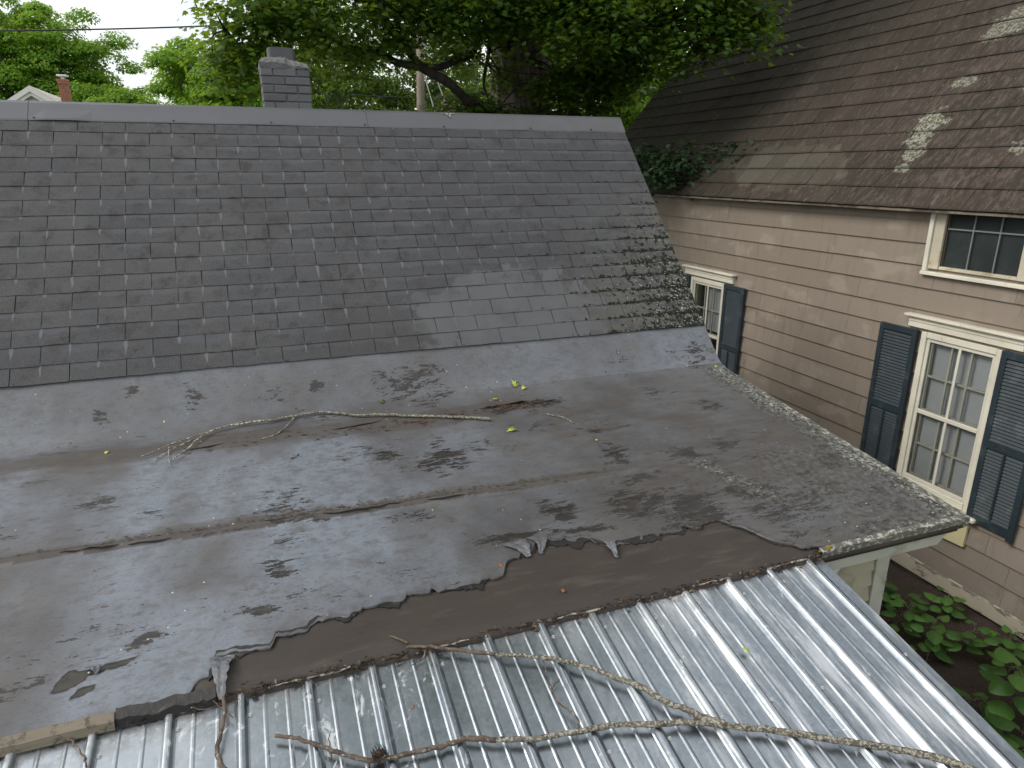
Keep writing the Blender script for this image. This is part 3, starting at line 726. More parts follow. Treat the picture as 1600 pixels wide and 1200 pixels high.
for k in range(n + 1):
    y = 2.17 + (4.28 - 2.17) * k / n; q = .006 * (vnoise(y * 14, 7., 6) - .5)
    V += [(XE - .05, y, z_low(y) + .007 + q), (XE + .012 + q, y, z_low(y) + .004), (XE + .012, y, z_low(y) - .045), (XE - .03, y, z_low(y) - .05)]
obj('rake_edge', V, [(k * 4 + j + 1, (k + 1) * 4 + j + 1, (k + 1) * 4 + j, k * 4 + j) for k in range(n) for j in range(3)] + [(0, 1, 2, 3)], MT['edge'], house)
# torn flaps of membrane
def flap(pts_a, pts_b):
    A = spline(pts_a, 5); B = spline(pts_b, 5); V = []; m = 5
    for a, b in zip(A, B):
        for j in range(m):
            t = j / (m - 1); p = a.lerp(b, t); p.z += .002 * math.sin(t * math.pi * 3) + random.uniform(-.002, .002); p.x += random.uniform(-.004, .004); V.append(tuple(p))
    F = [(k * m + j, (k + 1) * m + j, (k + 1) * m + j + 1, k * m + j + 1) for k in range(len(A) - 1) for j in range(m - 1)]
    o_ = obj('flap', V, F, MT['membrane'], house)
    o_.modifiers.new('thick', 'SOLIDIFY').thickness = .0015
    for nm, val in (('sheen', .45), ('black', .3)):
        a_ = o_.data.attributes.new(nm, 'FLOAT', 'POINT'); a_.data.foreach_set('value', [val] * len(V))
def lp_(x, y, h): return (x, y, z_low0(y) + h)
flap([lp_(-.325, 2.35, .006), lp_(-.318, 2.30, .03), lp_(-.305, 2.23, .022), lp_(-.295, 2.165, -.015)], [lp_(-.235, 2.335, .008), lp_(-.25, 2.29, .022), lp_(-.262, 2.23, .03), lp_(-.276, 2.165, -.012)])
flap([lp_(.93, 2.66, .01), lp_(.98, 2.60, .016), lp_(1.01, 2.545, .006)], [lp_(1.05, 2.67, .01), lp_(1.045, 2.61, .024), lp_(1.035, 2.55, .008)])
flap([lp_(1.06, 2.68, .008), lp_(1.085, 2.62, .02), lp_(1.075, 2.555, .004)], [lp_(1.16, 2.665, .008), lp_(1.14, 2.62, .016), lp_(1.09, 2.55, .004)])
flap([lp_(1.40, 2.55, .008), lp_(1.40, 2.48, .016), lp_(1.405, 2.425, .004)], [lp_(1.46, 2.535, .008), lp_(1.43, 2.48, .026), lp_(1.415, 2.422, .006)])
flap([lp_(-.745, 2.43, .008), lp_(-.72, 2.41, .024), lp_(-.705, 2.39, .008)], [lp_(-.70, 2.435, .008), lp_(-.685, 2.415, .02), lp_(-.69, 2.40, .006)])
# black edges of the lapped sheets that have curled up along the seams
def curl_edge(xa, xb, yf, wid, rise):
    n = max(8, int((xb - xa) / .02)); V = []
    for k in range(n + 1):
        x = xa + (xb - xa) * k / n; q = abs(math.sin(math.pi * k / n)) ** .5; y = yf(x) + .012 * (float(vnoise(x * 14, 1., 33)) - .5); w_ = wid * q * (.4 + float(vnoise(x * 25, 5., 34)))
        h = rise * q * (.4 + float(vnoise(x * 18, 9., 35)))
        V += [(x, y + .002, z_low0(y) + .008), (x, y - w_ * .55, z_low0(y) + .010 + h * .7), (x, y - w_, z_low0(y) + .008 + h)]
    o_ = obj('lap_edge', V, [(k * 3 + j, (k + 1) * 3 + j, (k + 1) * 3 + j + 1, k * 3 + j + 1) for k in range(n) for j in range(2)], MT['black_tar'], house)
    o_.modifiers.new('thick', 'SOLIDIFY').thickness = .002
sA = lambda x: 3.145 - .03 * x
for (xa, xb, wid, rise, dy) in ((-.98, -.72, .02, .014, .0), (-.7, -.5, .012, .008, -.01), (-.2, .12, .014, .01, .01), (.15, .6, .022, .018, .008), (.66, .98, .016, .012, .0), (1.1, 1.3, .012, .008, .02), (1.35, 1.5, .01, .008, .0)):
    curl_edge(xa, xb, (lambda dy: lambda x: sA(x) + dy)(dy), wid, rise)
for (xa, xb, yb, wid, rise) in ((1.28, 1.42, 4.06, .016, .012), (1.4, 1.62, 4.075, .02, .014), (1.6, 1.82, 4.05, .012, .008), (.3, .62, 4.03, .01, .006), (-.5, -.3, 4.0, .01, .006)):
    curl_edge(xa, xb, (lambda yb, xa: lambda x: yb + .1 * (x - xa))(yb, xa), wid, rise)
# debris packed between eave and metal, pale closure strips and the moss cushion
mb = MB()
for k in range(900):
    x = random.uniform(-1.1, 2.42); y = 2.185 + random.gauss(0, .012); s = random.uniform(.003, .011)
    z = z_metal(y) + .012 + random.random() * .018
    a = random.uniform(0, 6.28); dx, dy = math.cos(a) * s * 2.2, math.sin(a) * s * .8
    mb.add([(x - dx, y - dy, z), (x + dx, y + dy, z + random.uniform(-.006, .006)), (x + dy, y - dx * .4, z + s), (x - dy * .5, y + .004, z - s)], [(0, 1, 2), (0, 2, 3), (1, 3, 2), (0, 3, 1)])
mb.build('debris', MT['roof_debris'], house)['kind'] = 'stuff'
for (xa, xb) in ((-.56, -.33), (-.13, .16), (.43, .62), (1.0, 1.22), (1.66, 1.86), (2.08, 2.3)):
    mb = MB(); n = 6; pts = [(xa + (xb - xa) * k / n, 2.178 + random.uniform(-.003, .003), z_metal(2.178) + .024 + random.uniform(-.003, .003)) for k in range(n + 1)]
    mb.tube(pts, [.0042 * random.uniform(.3, 1.2) for _ in pts], 6); mb.build('closure_strip', MT['closure_strip'], house)
mb = MB()
for k in range(60):
    a = random.uniform(0, 6.28); rr = random.random() ** .5; x = 2.44 + .055 * rr * math.cos(a); y = 2.19 + .016 * rr * math.sin(a); z = -1.752 + .016 * (1 - rr * rr); s = random.uniform(.006, .012)
    mb.add([(x - s, y, z), (x, y - s, z), (x + s, y, z), (x, y + s, z), (x, y, z + s), (x, y, z - s)], [(0, 1, 4), (1, 2, 4), (2, 3, 4), (3, 0, 4), (1, 0, 5), (2, 1, 5), (3, 2, 5), (0, 3, 5)])
mb.build('moss_cushion', MT['yellow_moss'], house, smooth=True)
# fascia, moulding, soffit and the little wall below the right part of the eave
mb = MB(); mb.prism([(2.40, -1.903), (3.235, -1.903), (3.30, -1.838), (3.315, -1.80), (2.40, -1.80)], 'y', 2.222, 2.245); mb.build('fascia', MT['greenish_fascia'], house)
mb = MB(); mb.prism([(2.205, -1.775), (2.222, -1.775), (2.222, -1.825), (2.214, -1.815), (2.202, -1.79)], 'x', 2.40, 3.325); mb.build('moulding', MT['greenish_fascia'], house)
mb = MB(); mb.box(2.0, 3.2, 2.245, 2.47, -1.89, -1.875); mb.build('soffit', MT['greenish_fascia'], house)
z = -3.95; k = 0
while z < -1.95:
    me = MB(); me.prism([(2.432, z), (2.444, z), (2.462, z + .106), (2.450, z + .106)], 'x', 0.2, 3.072); me.build('clapboard', MT['olive_clapboard'], house); z += .1
mb = MB(); mb.box(3.074, 3.172, 2.425, 2.50, -4.1, -1.89, .003); mb.box(3.148, 3.174, 2.50, 2.58, -4.1, -1.89, .003); mb.build('corner_board', MT['greenish_fascia'], house)
mb = MB(); mb.tube([(2.63, 2.3, -1.89), (2.63, 2.3, -1.94), (2.61, 2.31, -1.99), (2.57, 2.36, -2.03), (2.55, 2.40, -2.06), (2.55, 2.41, -3.9)], .026, 10); mb.build('downpipe', MT['white_paint'], house, smooth=True)

# ---- chimney of the near house: bricks on a mortar core
ch = obj('chimney', *(lambda m: (m.v, m.f))(MB().box(.197, .617, 7.21, 7.63, -1.2, .9)), MT['mortar'], house)
bz = .905; row = 0
def brick(x0, x1, y0, y1, z0, z1):
    m = MB(); j = lambda: random.uniform(-.003, .003)
    m.box(x0 + j(), x1 + j(), y0 + j(), y1 + j(), z0, z1, .005); m.build('brick', MT['brick'], ch)
while bz > -.5:
    z1 = bz; z0 = bz - .062
    if row % 2 == 0: cuts = [(.189, .29), (.30, .50), (.51, .625)]
    else: cuts = [(.189, .395), (.405, .625)]
    for (a, b) in cuts: brick(a, b, 7.20, 7.3, z0, z1)
    brick(.189, .28, 7.305, 7.5, z0, z1); brick(.189, .28, 7.51, 7.64, z0, z1)
    brick(.535, .625, 7.305, 7.5, z0, z1); brick(.535, .625, 7.51, 7.64, z0, z1)
    bz -= .073; row += 1
# broken mortar crown and clay flue
bm = bmesh.new(); n = 14; V = []
for j, (s, h) in enumerate(((.221, .905), (.226, .955), (.20, .99), (.13, 1.012))):
    for k in range(4 * n):
        t = (k % n) / n; sd_ = k // n; q = [(-1 + 2 * t, -1), (1, -1 + 2 * t), (1 - 2 * t, 1), (-1, 1 - 2 * t)][sd_]
        x, y = q[0] * s, q[1] * s
        z = h + random.uniform(-.006, .006)
        if x > .02 and j >= 1: z -= .03 * min(1, (x - .02) / .2) + .012
        if abs(x - .045) < .02 and y < 0 and j < 3: y += .02
        V.append((.407 + x, 7.42 + y, z))
N4 = 4 * n; F = [(j * N4 + k, j * N4 + (k + 1) % N4, (j + 1) * N4 + (k + 1) % N4, (j + 1) * N4 + k) for j in range(3) for k in range(N4)] + [tuple(range(3 * N4, 4 * N4)), tuple(range(N4))[::-1]]
obj('crown', V, F, MT['crown'], ch)
prof = []
for (cx, cy, a0) in ((1, 1, 0), (-1, 1, 90), (-1, -1, 180), (1, -1, 270)):
    for q in range(5): a = R(a0 + 22.5 * q); prof.append((.390 + cx * .085 + .035 * math.cos(a), 7.42 + cy * .085 + .035 * math.sin(a)))
pin = [(.390 + (x - .390) * .8, 7.42 + (y - 7.42) * .8) for x, y in prof]; n = len(prof)
V = [(x, y, .98) for x, y in prof] + [(x, y, 1.098 + .004 * math.sin(i)) for i, (x, y) in enumerate(prof)] + [(x, y, 1.096) for x, y in pin] + [(x, y, .95) for x, y in pin]
obj('flue', V, [(r * n + i, r * n + (i + 1) % n, (r + 1) * n + (i + 1) % n, (r + 1) * n + i) for r in range(3) for i in range(n)], MT['clay_flue'], ch)

# ------------------------------------------------------------------ ribbed metal roof
mroof = empty('metal_roof', (0.6, .8, -G), 'ribbed galvanised metal porch roof in front of the torn membrane', 'metal roof')
def mprofile(x):
    """height of the ribbed sheet at x"""
    t = (x + .912) / .23; d = (t - round(t)) * .23
    a = abs(d)
    if a < .024: return float(np.interp(a, [0, .005, .009, .013, .018, .024], [.0195, .019, .0172, .012, .004, 0]))
    b = abs(a - .0767)
    if b < .008: return .0032 * min(1, (.008 - b) / .0055)
    return 0.
brk = [-.024, -.018, -.013, -.009, -.005, .0, .005, .009, .013, .018, .024]; mi = [.0687, .0742, .0792, .0847]
offs = sorted(brk + mi + [-m for m in mi] + [.1, -.1, .045, -.045])
ylen = np.linspace(2.235, -.35, 44)
for p_i in range(6):
    k1 = 14 - 4 * p_i; k0 = k1 - 4
    xa, xb = -.912 + .23 * k0, -.912 + .23 * k1
    xs = sorted({round(x, 5) for k in range(k0, k1 + 1) for x in [-.912 + .23 * k + o_ for o_ in offs] if xa - .0001 <= x <= xb + .0001} | {round(xa, 5), round(xb, 5)})
    if p_i == 0: xs += [round(xb + o_, 5) for o_ in (.005, .009, .013, .018, .024, .05, .072)]
    xs = np.array(xs); hh = np.array([mprofile(x) if x < 2.34 else 0. for x in xs])
    XX2, YY2 = np.meshgrid(xs, ylen)
    can = .0035 * (fbm(XX2 * 2.5 + 3 * p_i, YY2 * 2.2, 101 + p_i, 2) - .5)
    ZZ2 = z_metal(YY2) + hh[None, :] + can + (.0012 if p_i % 2 else 0)
    nX = len(xs); V = np.stack([XX2, YY2, ZZ2], -1).reshape(-1, 3)
    F = [(j * nX + i, (j + 1) * nX + i, (j + 1) * nX + i + 1, j * nX + i + 1) for j in range(len(ylen) - 1) for i in range(nX - 1)]
    o_ = obj('panel', V, F, MT['metal'], mroof)
    o_.modifiers.new('thick', 'SOLIDIFY').thickness = -.0012
V = []
for y in ylen: V += [(2.335, y, z_metal(y) + .0035), (2.392, y, z_metal(y) + .003), (2.396, y, z_metal(y) - .001), (2.396, y, z_metal(y) - .085), (2.380, y, z_metal(y) - .09)]
F = [(j * 5 + i, (j + 1) * 5 + i, (j + 1) * 5 + i + 1, j * 5 + i + 1) for j in range(len(ylen) - 1) for i in range(4)]
obj('rake_trim', V, F, MT['metal'], mroof)
mb = MB()
for k in range(-6, 15):
    for y in (2.1, 1.62, 1.14, .6, 0.):
        x = -.912 + .23 * k + .028; yy_ = y + random.uniform(-.02, .02); z = z_metal(yy_) + .001
        if k < 14 or y < 2: mb.tube([(x, yy_, z), (x, yy_, z + .004)], .008, 8); mb.tube([(x, yy_, z + .004), (x, yy_, z + .009)], .0045, 6)
so = mb.build('screws', MT['wire_grey'], mroof); so['kind'] = 'stuff'
mb = MB(); mb.box(-2.2, 2.35, -.33, -.24, z_metal(-.3) - .2, z_metal(-.3) - .03); mb.build('beam', MT['greenish_fascia'], mroof)
for x in (-2.1, .1, 2.25):
    mb = MB(); mb.box(x - .05, x + .05, -.335, -.235, -G, z_metal(-.3) - .2); mb.build('post', MT['greenish_fascia'], mroof)
for x in (-1.5, -.6, .3, 1.2, 2.3):
    mb = MB(); mb.add([(x - .02, -.24, z_metal(-.24) - .03), (x + .02, -.24, z_metal(-.24) - .03), (x + .02, 2.2, z_metal(2.2) - .03), (x - .02, 2.2, z_metal(2.2) - .03), (x - .02, -.24, z_metal(-.24) - .15), (x + .02, -.24, z_metal(-.24) - .15), (x + .02, 2.2, z_metal(2.2) - .15), (x - .02, 2.2, z_metal(2.2) - .15)],
                        [(0, 1, 2, 3), (7, 6, 5, 4), (0, 4, 5, 1), (1, 5, 6, 2), (2, 6, 7, 3), (3, 7, 4, 0)]); mb.build('rafter', MT['greenish_fascia'], mroof)

# ------------------------------------------------------------------ the neighbour's house
XW = 6.0; Y0, Y1 = -2.0, 11.85
nb = empty('taupe_house', (8, 5, -G), 'taupe clapboard house with a brown lichen-spotted shingle roof and dark blue shutters', 'house')
AR = R(49.4); cr_, sr_ = math.cos(AR), math.sin(AR); XEV, ZEV = 5.85, -.335; RX = 9.9; RZ = ZEV + (RX - XEV) * math.tan(AR)
mb = MB()
IN = XW + .02
WIN = [(3.93, 4.611, -2.98, -1.543), (7.776, 8.457, -2.98, -1.543), (3.915, 4.64, -.866, -.30)]       # openings: y0,y1,z0,z1
# sheathing with real openings, as strips between the boards
ycuts = sorted({Y0, Y1} | {v for w_ in WIN for v in w_[:2]}); zcuts = sorted({-G, -.36} | {v for w_ in WIN for v in w_[2:]})
for i in range(len(ycuts) - 1):
    for j in range(len(zcuts) - 1):
        ym, zm_ = (ycuts[i] + ycuts[i + 1]) / 2, (zcuts[j] + zcuts[j + 1]) / 2
        if any(w_[0] < ym < w_[1] and w_[2] < zm_ < w_[3] for w_ in WIN): continue
        if zcuts[j] >= -.36: continue
        y0_, y1_, z0_, z1_ = ycuts[i], ycuts[i + 1], zcuts[j], min(zcuts[j + 1], -.34)
        mb.add([(IN, y0_, z0_), (IN, y1_, z0_), (IN, y1_, z1_), (IN, y0_, z1_)], [(0, 3, 2, 1)])
mb.add([(IN, Y1, -G), (13.8, Y1, -G), (13.8, Y1, -.36), (RX, Y1, RZ - .15), (IN, Y1, -.36)], [(0, 1, 2, 3, 4)])
mb.add([(IN, Y0, -G), (13.8, Y0, -G), (13.8, Y0, -.36), (RX, Y0, RZ - .15), (IN, Y0, -.36)], [(4, 3, 2, 1, 0)])
mb.add([(13.8, Y0, -G), (13.8, Y1, -G), (13.8, Y1, -.36), (13.8, Y0, -.36)], [(0, 1, 2, 3)])
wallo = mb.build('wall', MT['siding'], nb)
# clapboards, one by one, cut round the windows
def board(y0, y1, z0, z1, full=.2085):
    t = .016 * min(1, (z1 - z0) / full + .15)
    y0 += .0014; y1 -= .0014
    V = []; n = 3
    for k in range(n + 1):
        y = y0 + (y1 - y0) * k / n; q = random.uniform(-.0015, .0015)
        V += [(XW - .002 - t, y, z0 + q), (XW + .019, y, z0 + q), (XW + .003, y, z1 + .012), (XW + .019, y, z1 + .012)]
    F = []
    for k in range(n):
        a = 4 * k; b = a + 4; F += [(a, a + 2, b + 2, b), (a, b, b + 1, a + 1), (a + 2, a + 3, b + 3, b + 2)]
    F += [(0, 1, 3, 2), (4 * n, 4 * n + 2, 4 * n + 3, 4 * n + 1)]
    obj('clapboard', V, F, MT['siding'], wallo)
z = -3.79; row = 0
while z < -.4:
    z1 = min(z + .2085, -.37)
    if z1 - z > .03:
        js = [Y0]; y = Y0 + random.uniform(1.0, 3.2)
        while y < Y1 - .8: js.append(y); y += random.uniform(2.4, 3.66)
        js.append(Y1)
        for a, b in zip(js[:-1], js[1:]):
            segs = [(a, b, z, z1)]
            for w_ in WIN:
                wy0, wy1, wz0, wz1 = w_[0] - .03, w_[1] + .03, w_[2] - .03, w_[3] + .03; ns = []
                for (sa, sb, sz0, sz1) in segs:
                    if sb <= wy0 or sa >= wy1 or sz1 <= wz0 or sz0 >= wz1: ns.append((sa, sb, sz0, sz1)); continue
                    if sa < wy0: ns.append((sa, wy0, sz0, sz1))
                    if sb > wy1: ns.append((wy1, sb, sz0, sz1))
                    if sz0 < wz0 - .02: ns.append((max(sa, wy0), min(sb, wy1), sz0, wz0))
                    if sz1 > wz1 + .02: ns.append((max(sa, wy0), min(sb, wy1), wz1, sz1))
                segs = ns
            for s_ in segs:
                if s_[1] - s_[0] > .02: board(*s_)
    z += .2085; row += 1
mb = MB(); mb.box(XW - .034, XW + .019, Y0, 5.1, -3.945, -3.792, .004); mb.build('skirt_board', MT['skirt'], nb)
mb = MB(); mb.box(XW - .034, XW + .019, 5.104, Y1, -3.945, -3.792, .004); mb.build('skirt_board', MT['skirt'], nb)
mb = MB(); mb.box(XW + .03, XW + .12, Y0, Y1, -G - .1, -3.9); mb.build('foundation', MT['soil'], nb)
mb = MB(); mb.box(XW - .02, XW + .02, Y1 - .05, Y1 + .03, -3.8, -.36, .003); mb.build('corner_board', MT['siding'], nb)
mb = MB(); mb.box(XEV + .01, XW + .02, Y0, Y1 + .1, -.372, -.352); mb.build('soffit', MT['siding'], nb)
mb = MB(); mb.box(XEV + .002, XEV + .02, Y0 - .1, Y1 + .16, -.372, -.342, .003); mb.build('eave_strip', MT['eave_wood'], nb)
mb = MB(); mb.prism([(4.08, -3.412), (4.002, -3.206), (3.846, -3.186), (3.851, -3.4)], 'x', XW - .045, XW - .018); mb.build('patch_board', MT['pale_yellow_board'], nb)

def blind(parent, ya, yb, z0, z1, x):
    m = MB(); z = z0
    while z < z1:
        m.add([(x - .005, ya, z), (x - .005, yb, z), (x + .004, yb, z + .021), (x + .004, ya, z + .021)], [(0, 1, 2, 3)]); z += .0235
    m.build('blind', MT['blind'], parent)['kind'] = 'stuff'
def double_hung(yc, low_blind):
    """six-over-six sash behind a two-light storm window, header and sill"""
    oy0, oy1, z0, z1 = yc - .3405, yc + .3405, -2.98, -1.543
    win = empty_part('window', (XW, yc, -2.3), nb)
    B = lambda name, mat, *a, **k: MB().box(*a, **k).build(name, MT[mat], win)
    B('casing', 'cream_trim', XW - .045, XW - .004, oy1 + .003, yc + .40, -3.06, -1.49, bev=.003); B('casing', 'cream_trim', XW - .045, XW - .004, yc - .40, oy0 - .003, -3.06, -1.49, bev=.003)
    B('casing', 'cream_trim', XW - .043, XW - .004, oy0 - .001, oy1 + .001, z1 + .002, -1.486, bev=.003)
    m = MB(); m.box(XW - .05, XW - .004, yc - .56, yc + .56, -1.462, -1.362, .004); m.box(XW - .058, XW - .0505, yc - .555, yc + .555, -1.402, -1.396); m.build('header', MT['cream_trim'], win)
    B('drip_cap', 'cream_trim', XW - .088, XW - .002, yc - .592, yc + .592, -1.36, -1.336, bev=.004)
    m = MB(); m.box(XW - .05, XW + .02, oy0 - .001, oy1 + .001, -3.055, -2.984, .003); m.box(XW - .105, XW - .004, yc - .50, yc + .50, -3.112, -3.064, .012); m.build('sill', MT['cream_trim'], win)
    # jambs
    m = MB(); m.box(XW - .004, XW + .12, oy0 - .012, oy0, z0, z1); m.box(XW - .004, XW + .12, oy1, oy1 + .012, z0, z1); m.box(XW - .003, XW + .12, oy0, oy1, z1, z1 + .012); m.box(XW - .003, XW + .12, oy0, oy1, z0 - .012, z0); m.build('jamb', MT['stained_trim'], win)
    mid = -2.272
    # storm window
    m = MB(); xs = XW - .028
    m.box(xs, xs + .02, oy0, oy0 + .032, z0, z1, .002); m.box(xs, xs + .02, oy1 - .032, oy1, z0, z1, .002)
    m.box(xs + .001, xs + .019, oy0 + .03, oy1 - .03, z1 - .034, z1, .002); m.box(xs + .001, xs + .019, oy0 + .03, oy1 - .03, z0, z0 + .034, .002)
    m.box(xs - .006, xs + .018, oy0 + .03, oy1 - .03, mid - .02, mid + .02, .003)
    m.box(xs + .002, xs + .017, yc - .013, yc + .013, z0 + .03, mid - .018, .002); m.box(xs + .002, xs + .017, yc - .013, yc + .013, mid + .018, z1 - .03, .002); m.build('storm_frame', MT['storm_frame'], win)
    for (za, zb) in ((z0 + .034, mid - .02), (mid + .02, z1 - .034)):
        for (ya, yb) in ((oy0 + .032, yc - .013), (yc + .013, oy1 - .032)):
            m = MB(); m.add([(xs + .011, ya - .003, za - .003), (xs + .011, yb + .003, za - .003), (xs + .011, yb + .003, zb + .003), (xs + .011, ya - .003, zb + .003)], [(0, 3, 2, 1)]); m.build('pane', MT['glass'], win)
    # inner sashes
    for (za, zb, dx) in ((z0, mid + .015, .022), (mid - .015, z1, .004)):
        m = MB(); xi = XW + dx; 
        m.box(xi, xi + .03, oy0, oy0 + .045, za, zb); m.box(xi, xi + .03, oy1 - .045, oy1, za, zb)
        m.box(xi + .001, xi + .029, oy0 + .04, oy1 - .04, za, za + .04); m.box(xi + .001, xi + .029, oy0 + .04, oy1 - .04, zb - .04, zb); m.build('sash', MT['storm_frame'], win)
        for f in (1 / 3, 2 / 3):
            y = oy0 + .045 + (oy1 - oy0 - .09) * f
            MB().box(xi + .003, xi + .027, y - .009, y + .009, za + .04, zb - .04).build('muntin', MT['storm_frame'], win)
        zc = (za + zb) / 2; MB().box(xi + .005, xi + .025, oy0 + .045, oy1 - .045, zc - .009, zc + .009).build('muntin', MT['storm_frame'], win)
    if low_blind: blind(win, oy0 + .02, oy1 - .02, z0 + .03, z1 - .01, XW + .068)
    else: blind(win, oy0 + .02, oy1 - .26, mid + .05, z1 - .01, XW + .068)
    m = MB(); m.box(XW + .121, XW + .7, oy0 - .2, oy1 + .2, z0 - .2, z1 + .2); m.f = [f for i, f in enumerate(m.f) if i != 5]; m.build('dark_room', MT['dark_interior'], win)
def empty_part(name, loc, parent):
    o_ = bpy.data.objects.new(name, None); C.objects.link(o_); o_.parent = parent
    o_.location = Vector((loc[0], loc[1], loc[2] + G)) - wloc(parent); o_.empty_display_size = .1; return o_
double_hung(4.2705, True)
double_hung(8.1165, False)
# small upper window tucked under the eave
win = empty_part('window', (XW, 4.28, -.6), nb)
win['label'] = 'small dark window squeezed under the eave'
B = lambda name, mat, *a, **k: MB().box(*a, **k).build(name, MT[mat], win)
B('casing', 'stained_trim', XW - .03, XW - .002, 4.645, 4.745, -.89, -.374, bev=.003); B('casing', 'cream_trim', XW - .052, XW - .002, 4.747, 4.79, -.915, -.374, bev=.003)
B('casing', 'stained_trim', XW - .03, XW - .002, 3.81, 3.91, -.89, -.374, bev=.003); B('casing', 'cream_trim', XW - .052, XW - .002, 3.765, 3.808, -.915, -.374, bev=.003)
B('sash', 'stained_trim', XW - .022, XW + .04, 3.915, 4.64, -.89, -.862, bev=.003)
B('sill', 'cream_trim', XW - .06, XW - .002, 3.74, 4.80, -.95, -.916, bev=.004)
for y in (4.152, 4.395): B('muntin', 'wire_grey', XW + .013, XW + .023, y - .006, y + .006, -.862, -.3)
B('muntin', 'wire_grey', XW + .0125, XW + .022, 3.915, 4.64, -.522, -.51)
m = MB(); m.add([(XW + .012, 3.91, -.866), (XW + .012, 4.645, -.866), (XW + .012, 4.645, -.3), (XW + .012, 3.91, -.3)], [(0, 3, 2, 1)]); m.build('pane', MT['glass'], win)
MB().box(XW + .045, XW + .05, 3.90, 4.655, -.88, -.29).build('shade', MT['teal_shade'], win)  # added panel; its teal colour stands in for the dim reflecting glass
m = MB(); m.box(XW + .06, XW + .7, 3.7, 4.85, -1.0, -.38); m.f = [f for i, f in enumerate(m.f) if i != 5]; m.build('dark_room', MT['dark_interior'], win)

def shutter(ya, yb, z0=-3.10, z1=-1.482):
    sh = empty_part('shutter', (XW - .05, (ya + yb) / 2, (z0 + z1) / 2), nb)
    xa, xb = XW - .068, XW - .03; st = .052; mid = z1 - (z1 - z0) * .525
    m = MB(); m.box(xa, xb, ya, ya + st, z0 - .035, z1, .003); m.box(xa, xb, yb - st, yb, z0 - .035, z1, .003)
    for (a, b) in ((z0, z0 + .085), (mid - .04, mid + .04), (z1 - .062, z1 - .001)): m.box(xa + .002, xb - .002, ya + st - .002, yb - st + .002, a, b, .003)
    m.build('stile_frame', MT['shutter_paint'], sh)
    m = MB()
    for (a, b) in ((z0 + .085, mid - .04), (mid + .04, z1 - .062)):
        n = int((b - a) / .0315); pz = (b - a) / n
        for k in range(n):
            z = a + pz * (k + .5)
            m.add([(xa + .006, ya + st, z - .019), (xa + .012, ya + st, z - .021), (xb - .004, ya + st, z + .015), (xb - .010, ya + st, z + .017),
                   (xa + .006, yb - st, z - .019), (xa + .012, yb - st, z - .021), (xb - .004, yb - st, z + .015), (xb - .010, yb - st, z + .017)],
                  [(0, 1, 2, 3), (7, 6, 5, 4), (0, 4, 5, 1), (1, 5, 6, 2), (2, 6, 7, 3), (3, 7, 4, 0)])
    m.build('louvers', MT['shutter_paint'], sh)['kind'] = 'stuff'
    yc = (ya + yb) / 2; m = MB(); m.box(xa - .006, xa + .006, yc - .009, yc + .009, z0 + .09, mid - .045, .002); m.build('tilt_rod', MT['shutter_paint'], sh)
    m = MB(); m.box(xb - .003, XW - .006, ya + .06, ya + .10, mid - .02, mid + .02); m.build('hinge', MT['wire_black'], sh)
shutter(4.705, 5.135); shutter(3.44, 3.872)
shutter(7.29, 7.715); shutter(8.53, 8.955)

# roof of the neighbour's house, course by course
Yr0, Yr1 = Y0 - .1, Y1 + .18
mb = MB(); mb.prism([(XEV, ZEV - .012), (RX, RZ - .012), (2 * RX - XEV, ZEV - .012), (2 * RX - XEV, ZEV - .06), (RX, RZ - .07), (XEV + .03, ZEV - .03)], 'y', Yr0 + .01, Yr1 - .01)
nroof = mb.build('roof', MT['black_tar'], nb)
EXP = .235
BM = [shingle_mesh('shingle', .31, EXP, .03, .011, MT['brown_shingle'], 50 + s) for s in range(6)]
rotB = Matrix((Vector((0, -1, 0)), Vector((cr_, 0, sr_)), Vector((-sr_, 0, cr_)))).transposed()
eB = rotB.to_euler()
cand = []
nrow = int(((RX - XEV) / cr_) / EXP)
for row in range(nrow):
    off = (.155 if row % 2 else 0) + random.uniform(-.05, .05)
    y = Yr0 - off
    while y < Yr1 - .02:
        w_ = .31 * random.uniform(.9, 1.1); a = max(y, Yr0); b = min(y + w_, Yr1); y += w_
        if b - a < .04: continue
        s = row * EXP - .012; p = Vector((XEV + s * cr_, (a + b) / 2, ZEV + s * sr_)) + Vector((-sr_, 0, cr_)) * .004
        cand.append((p, (b - a) / .31, row))
# the 300 that show largest stand as single shingles: in front of the camera's right edge, nearest first
def seen(p):
    d = p.dot(f2); return d > 0 and p.dot(r3) / d < .76 and p.dot(u3) / d < .59
cand.sort(key=lambda t: (not seen(t[0]), t[0].length))
stuffV, stuffF, stuffUV = [], [], []
for i, (p, sx, row) in enumerate(cand):
    me = BM[i % 6]; q = random.uniform(-.012, .012)
    if i < 296:
        o_ = put('shingle', me, nroof, p); o_.rotation_euler = eB; o_.rotation_euler.rotate_axis('Z', q); o_.scale = (sx, 1, random.uniform(.8, 1.5))
    else:
        b = len(stuffV); h = random.uniform(.8, 1.5)
        for v_ in me.vertices: stuffV.append(tuple(p + rotB @ Vector((v_.co.x * sx, v_.co.y, v_.co.z * h))))
        for pl in me.polygons: stuffF.append(tuple(b + k for k in pl.vertices)); stuffUV += [tuple(me.uv_layers[0].data[k].uv) for k in pl.loop_indices]
so = obj('shingle_field', stuffV, stuffF, MT['brown_shingle'], nroof); so['kind'] = 'stuff'
uvl = so.data.uv_layers.new(name='UVMap'); uvl.data.foreach_set('uv', np.array(stuffUV, np.float32).reshape(-1))

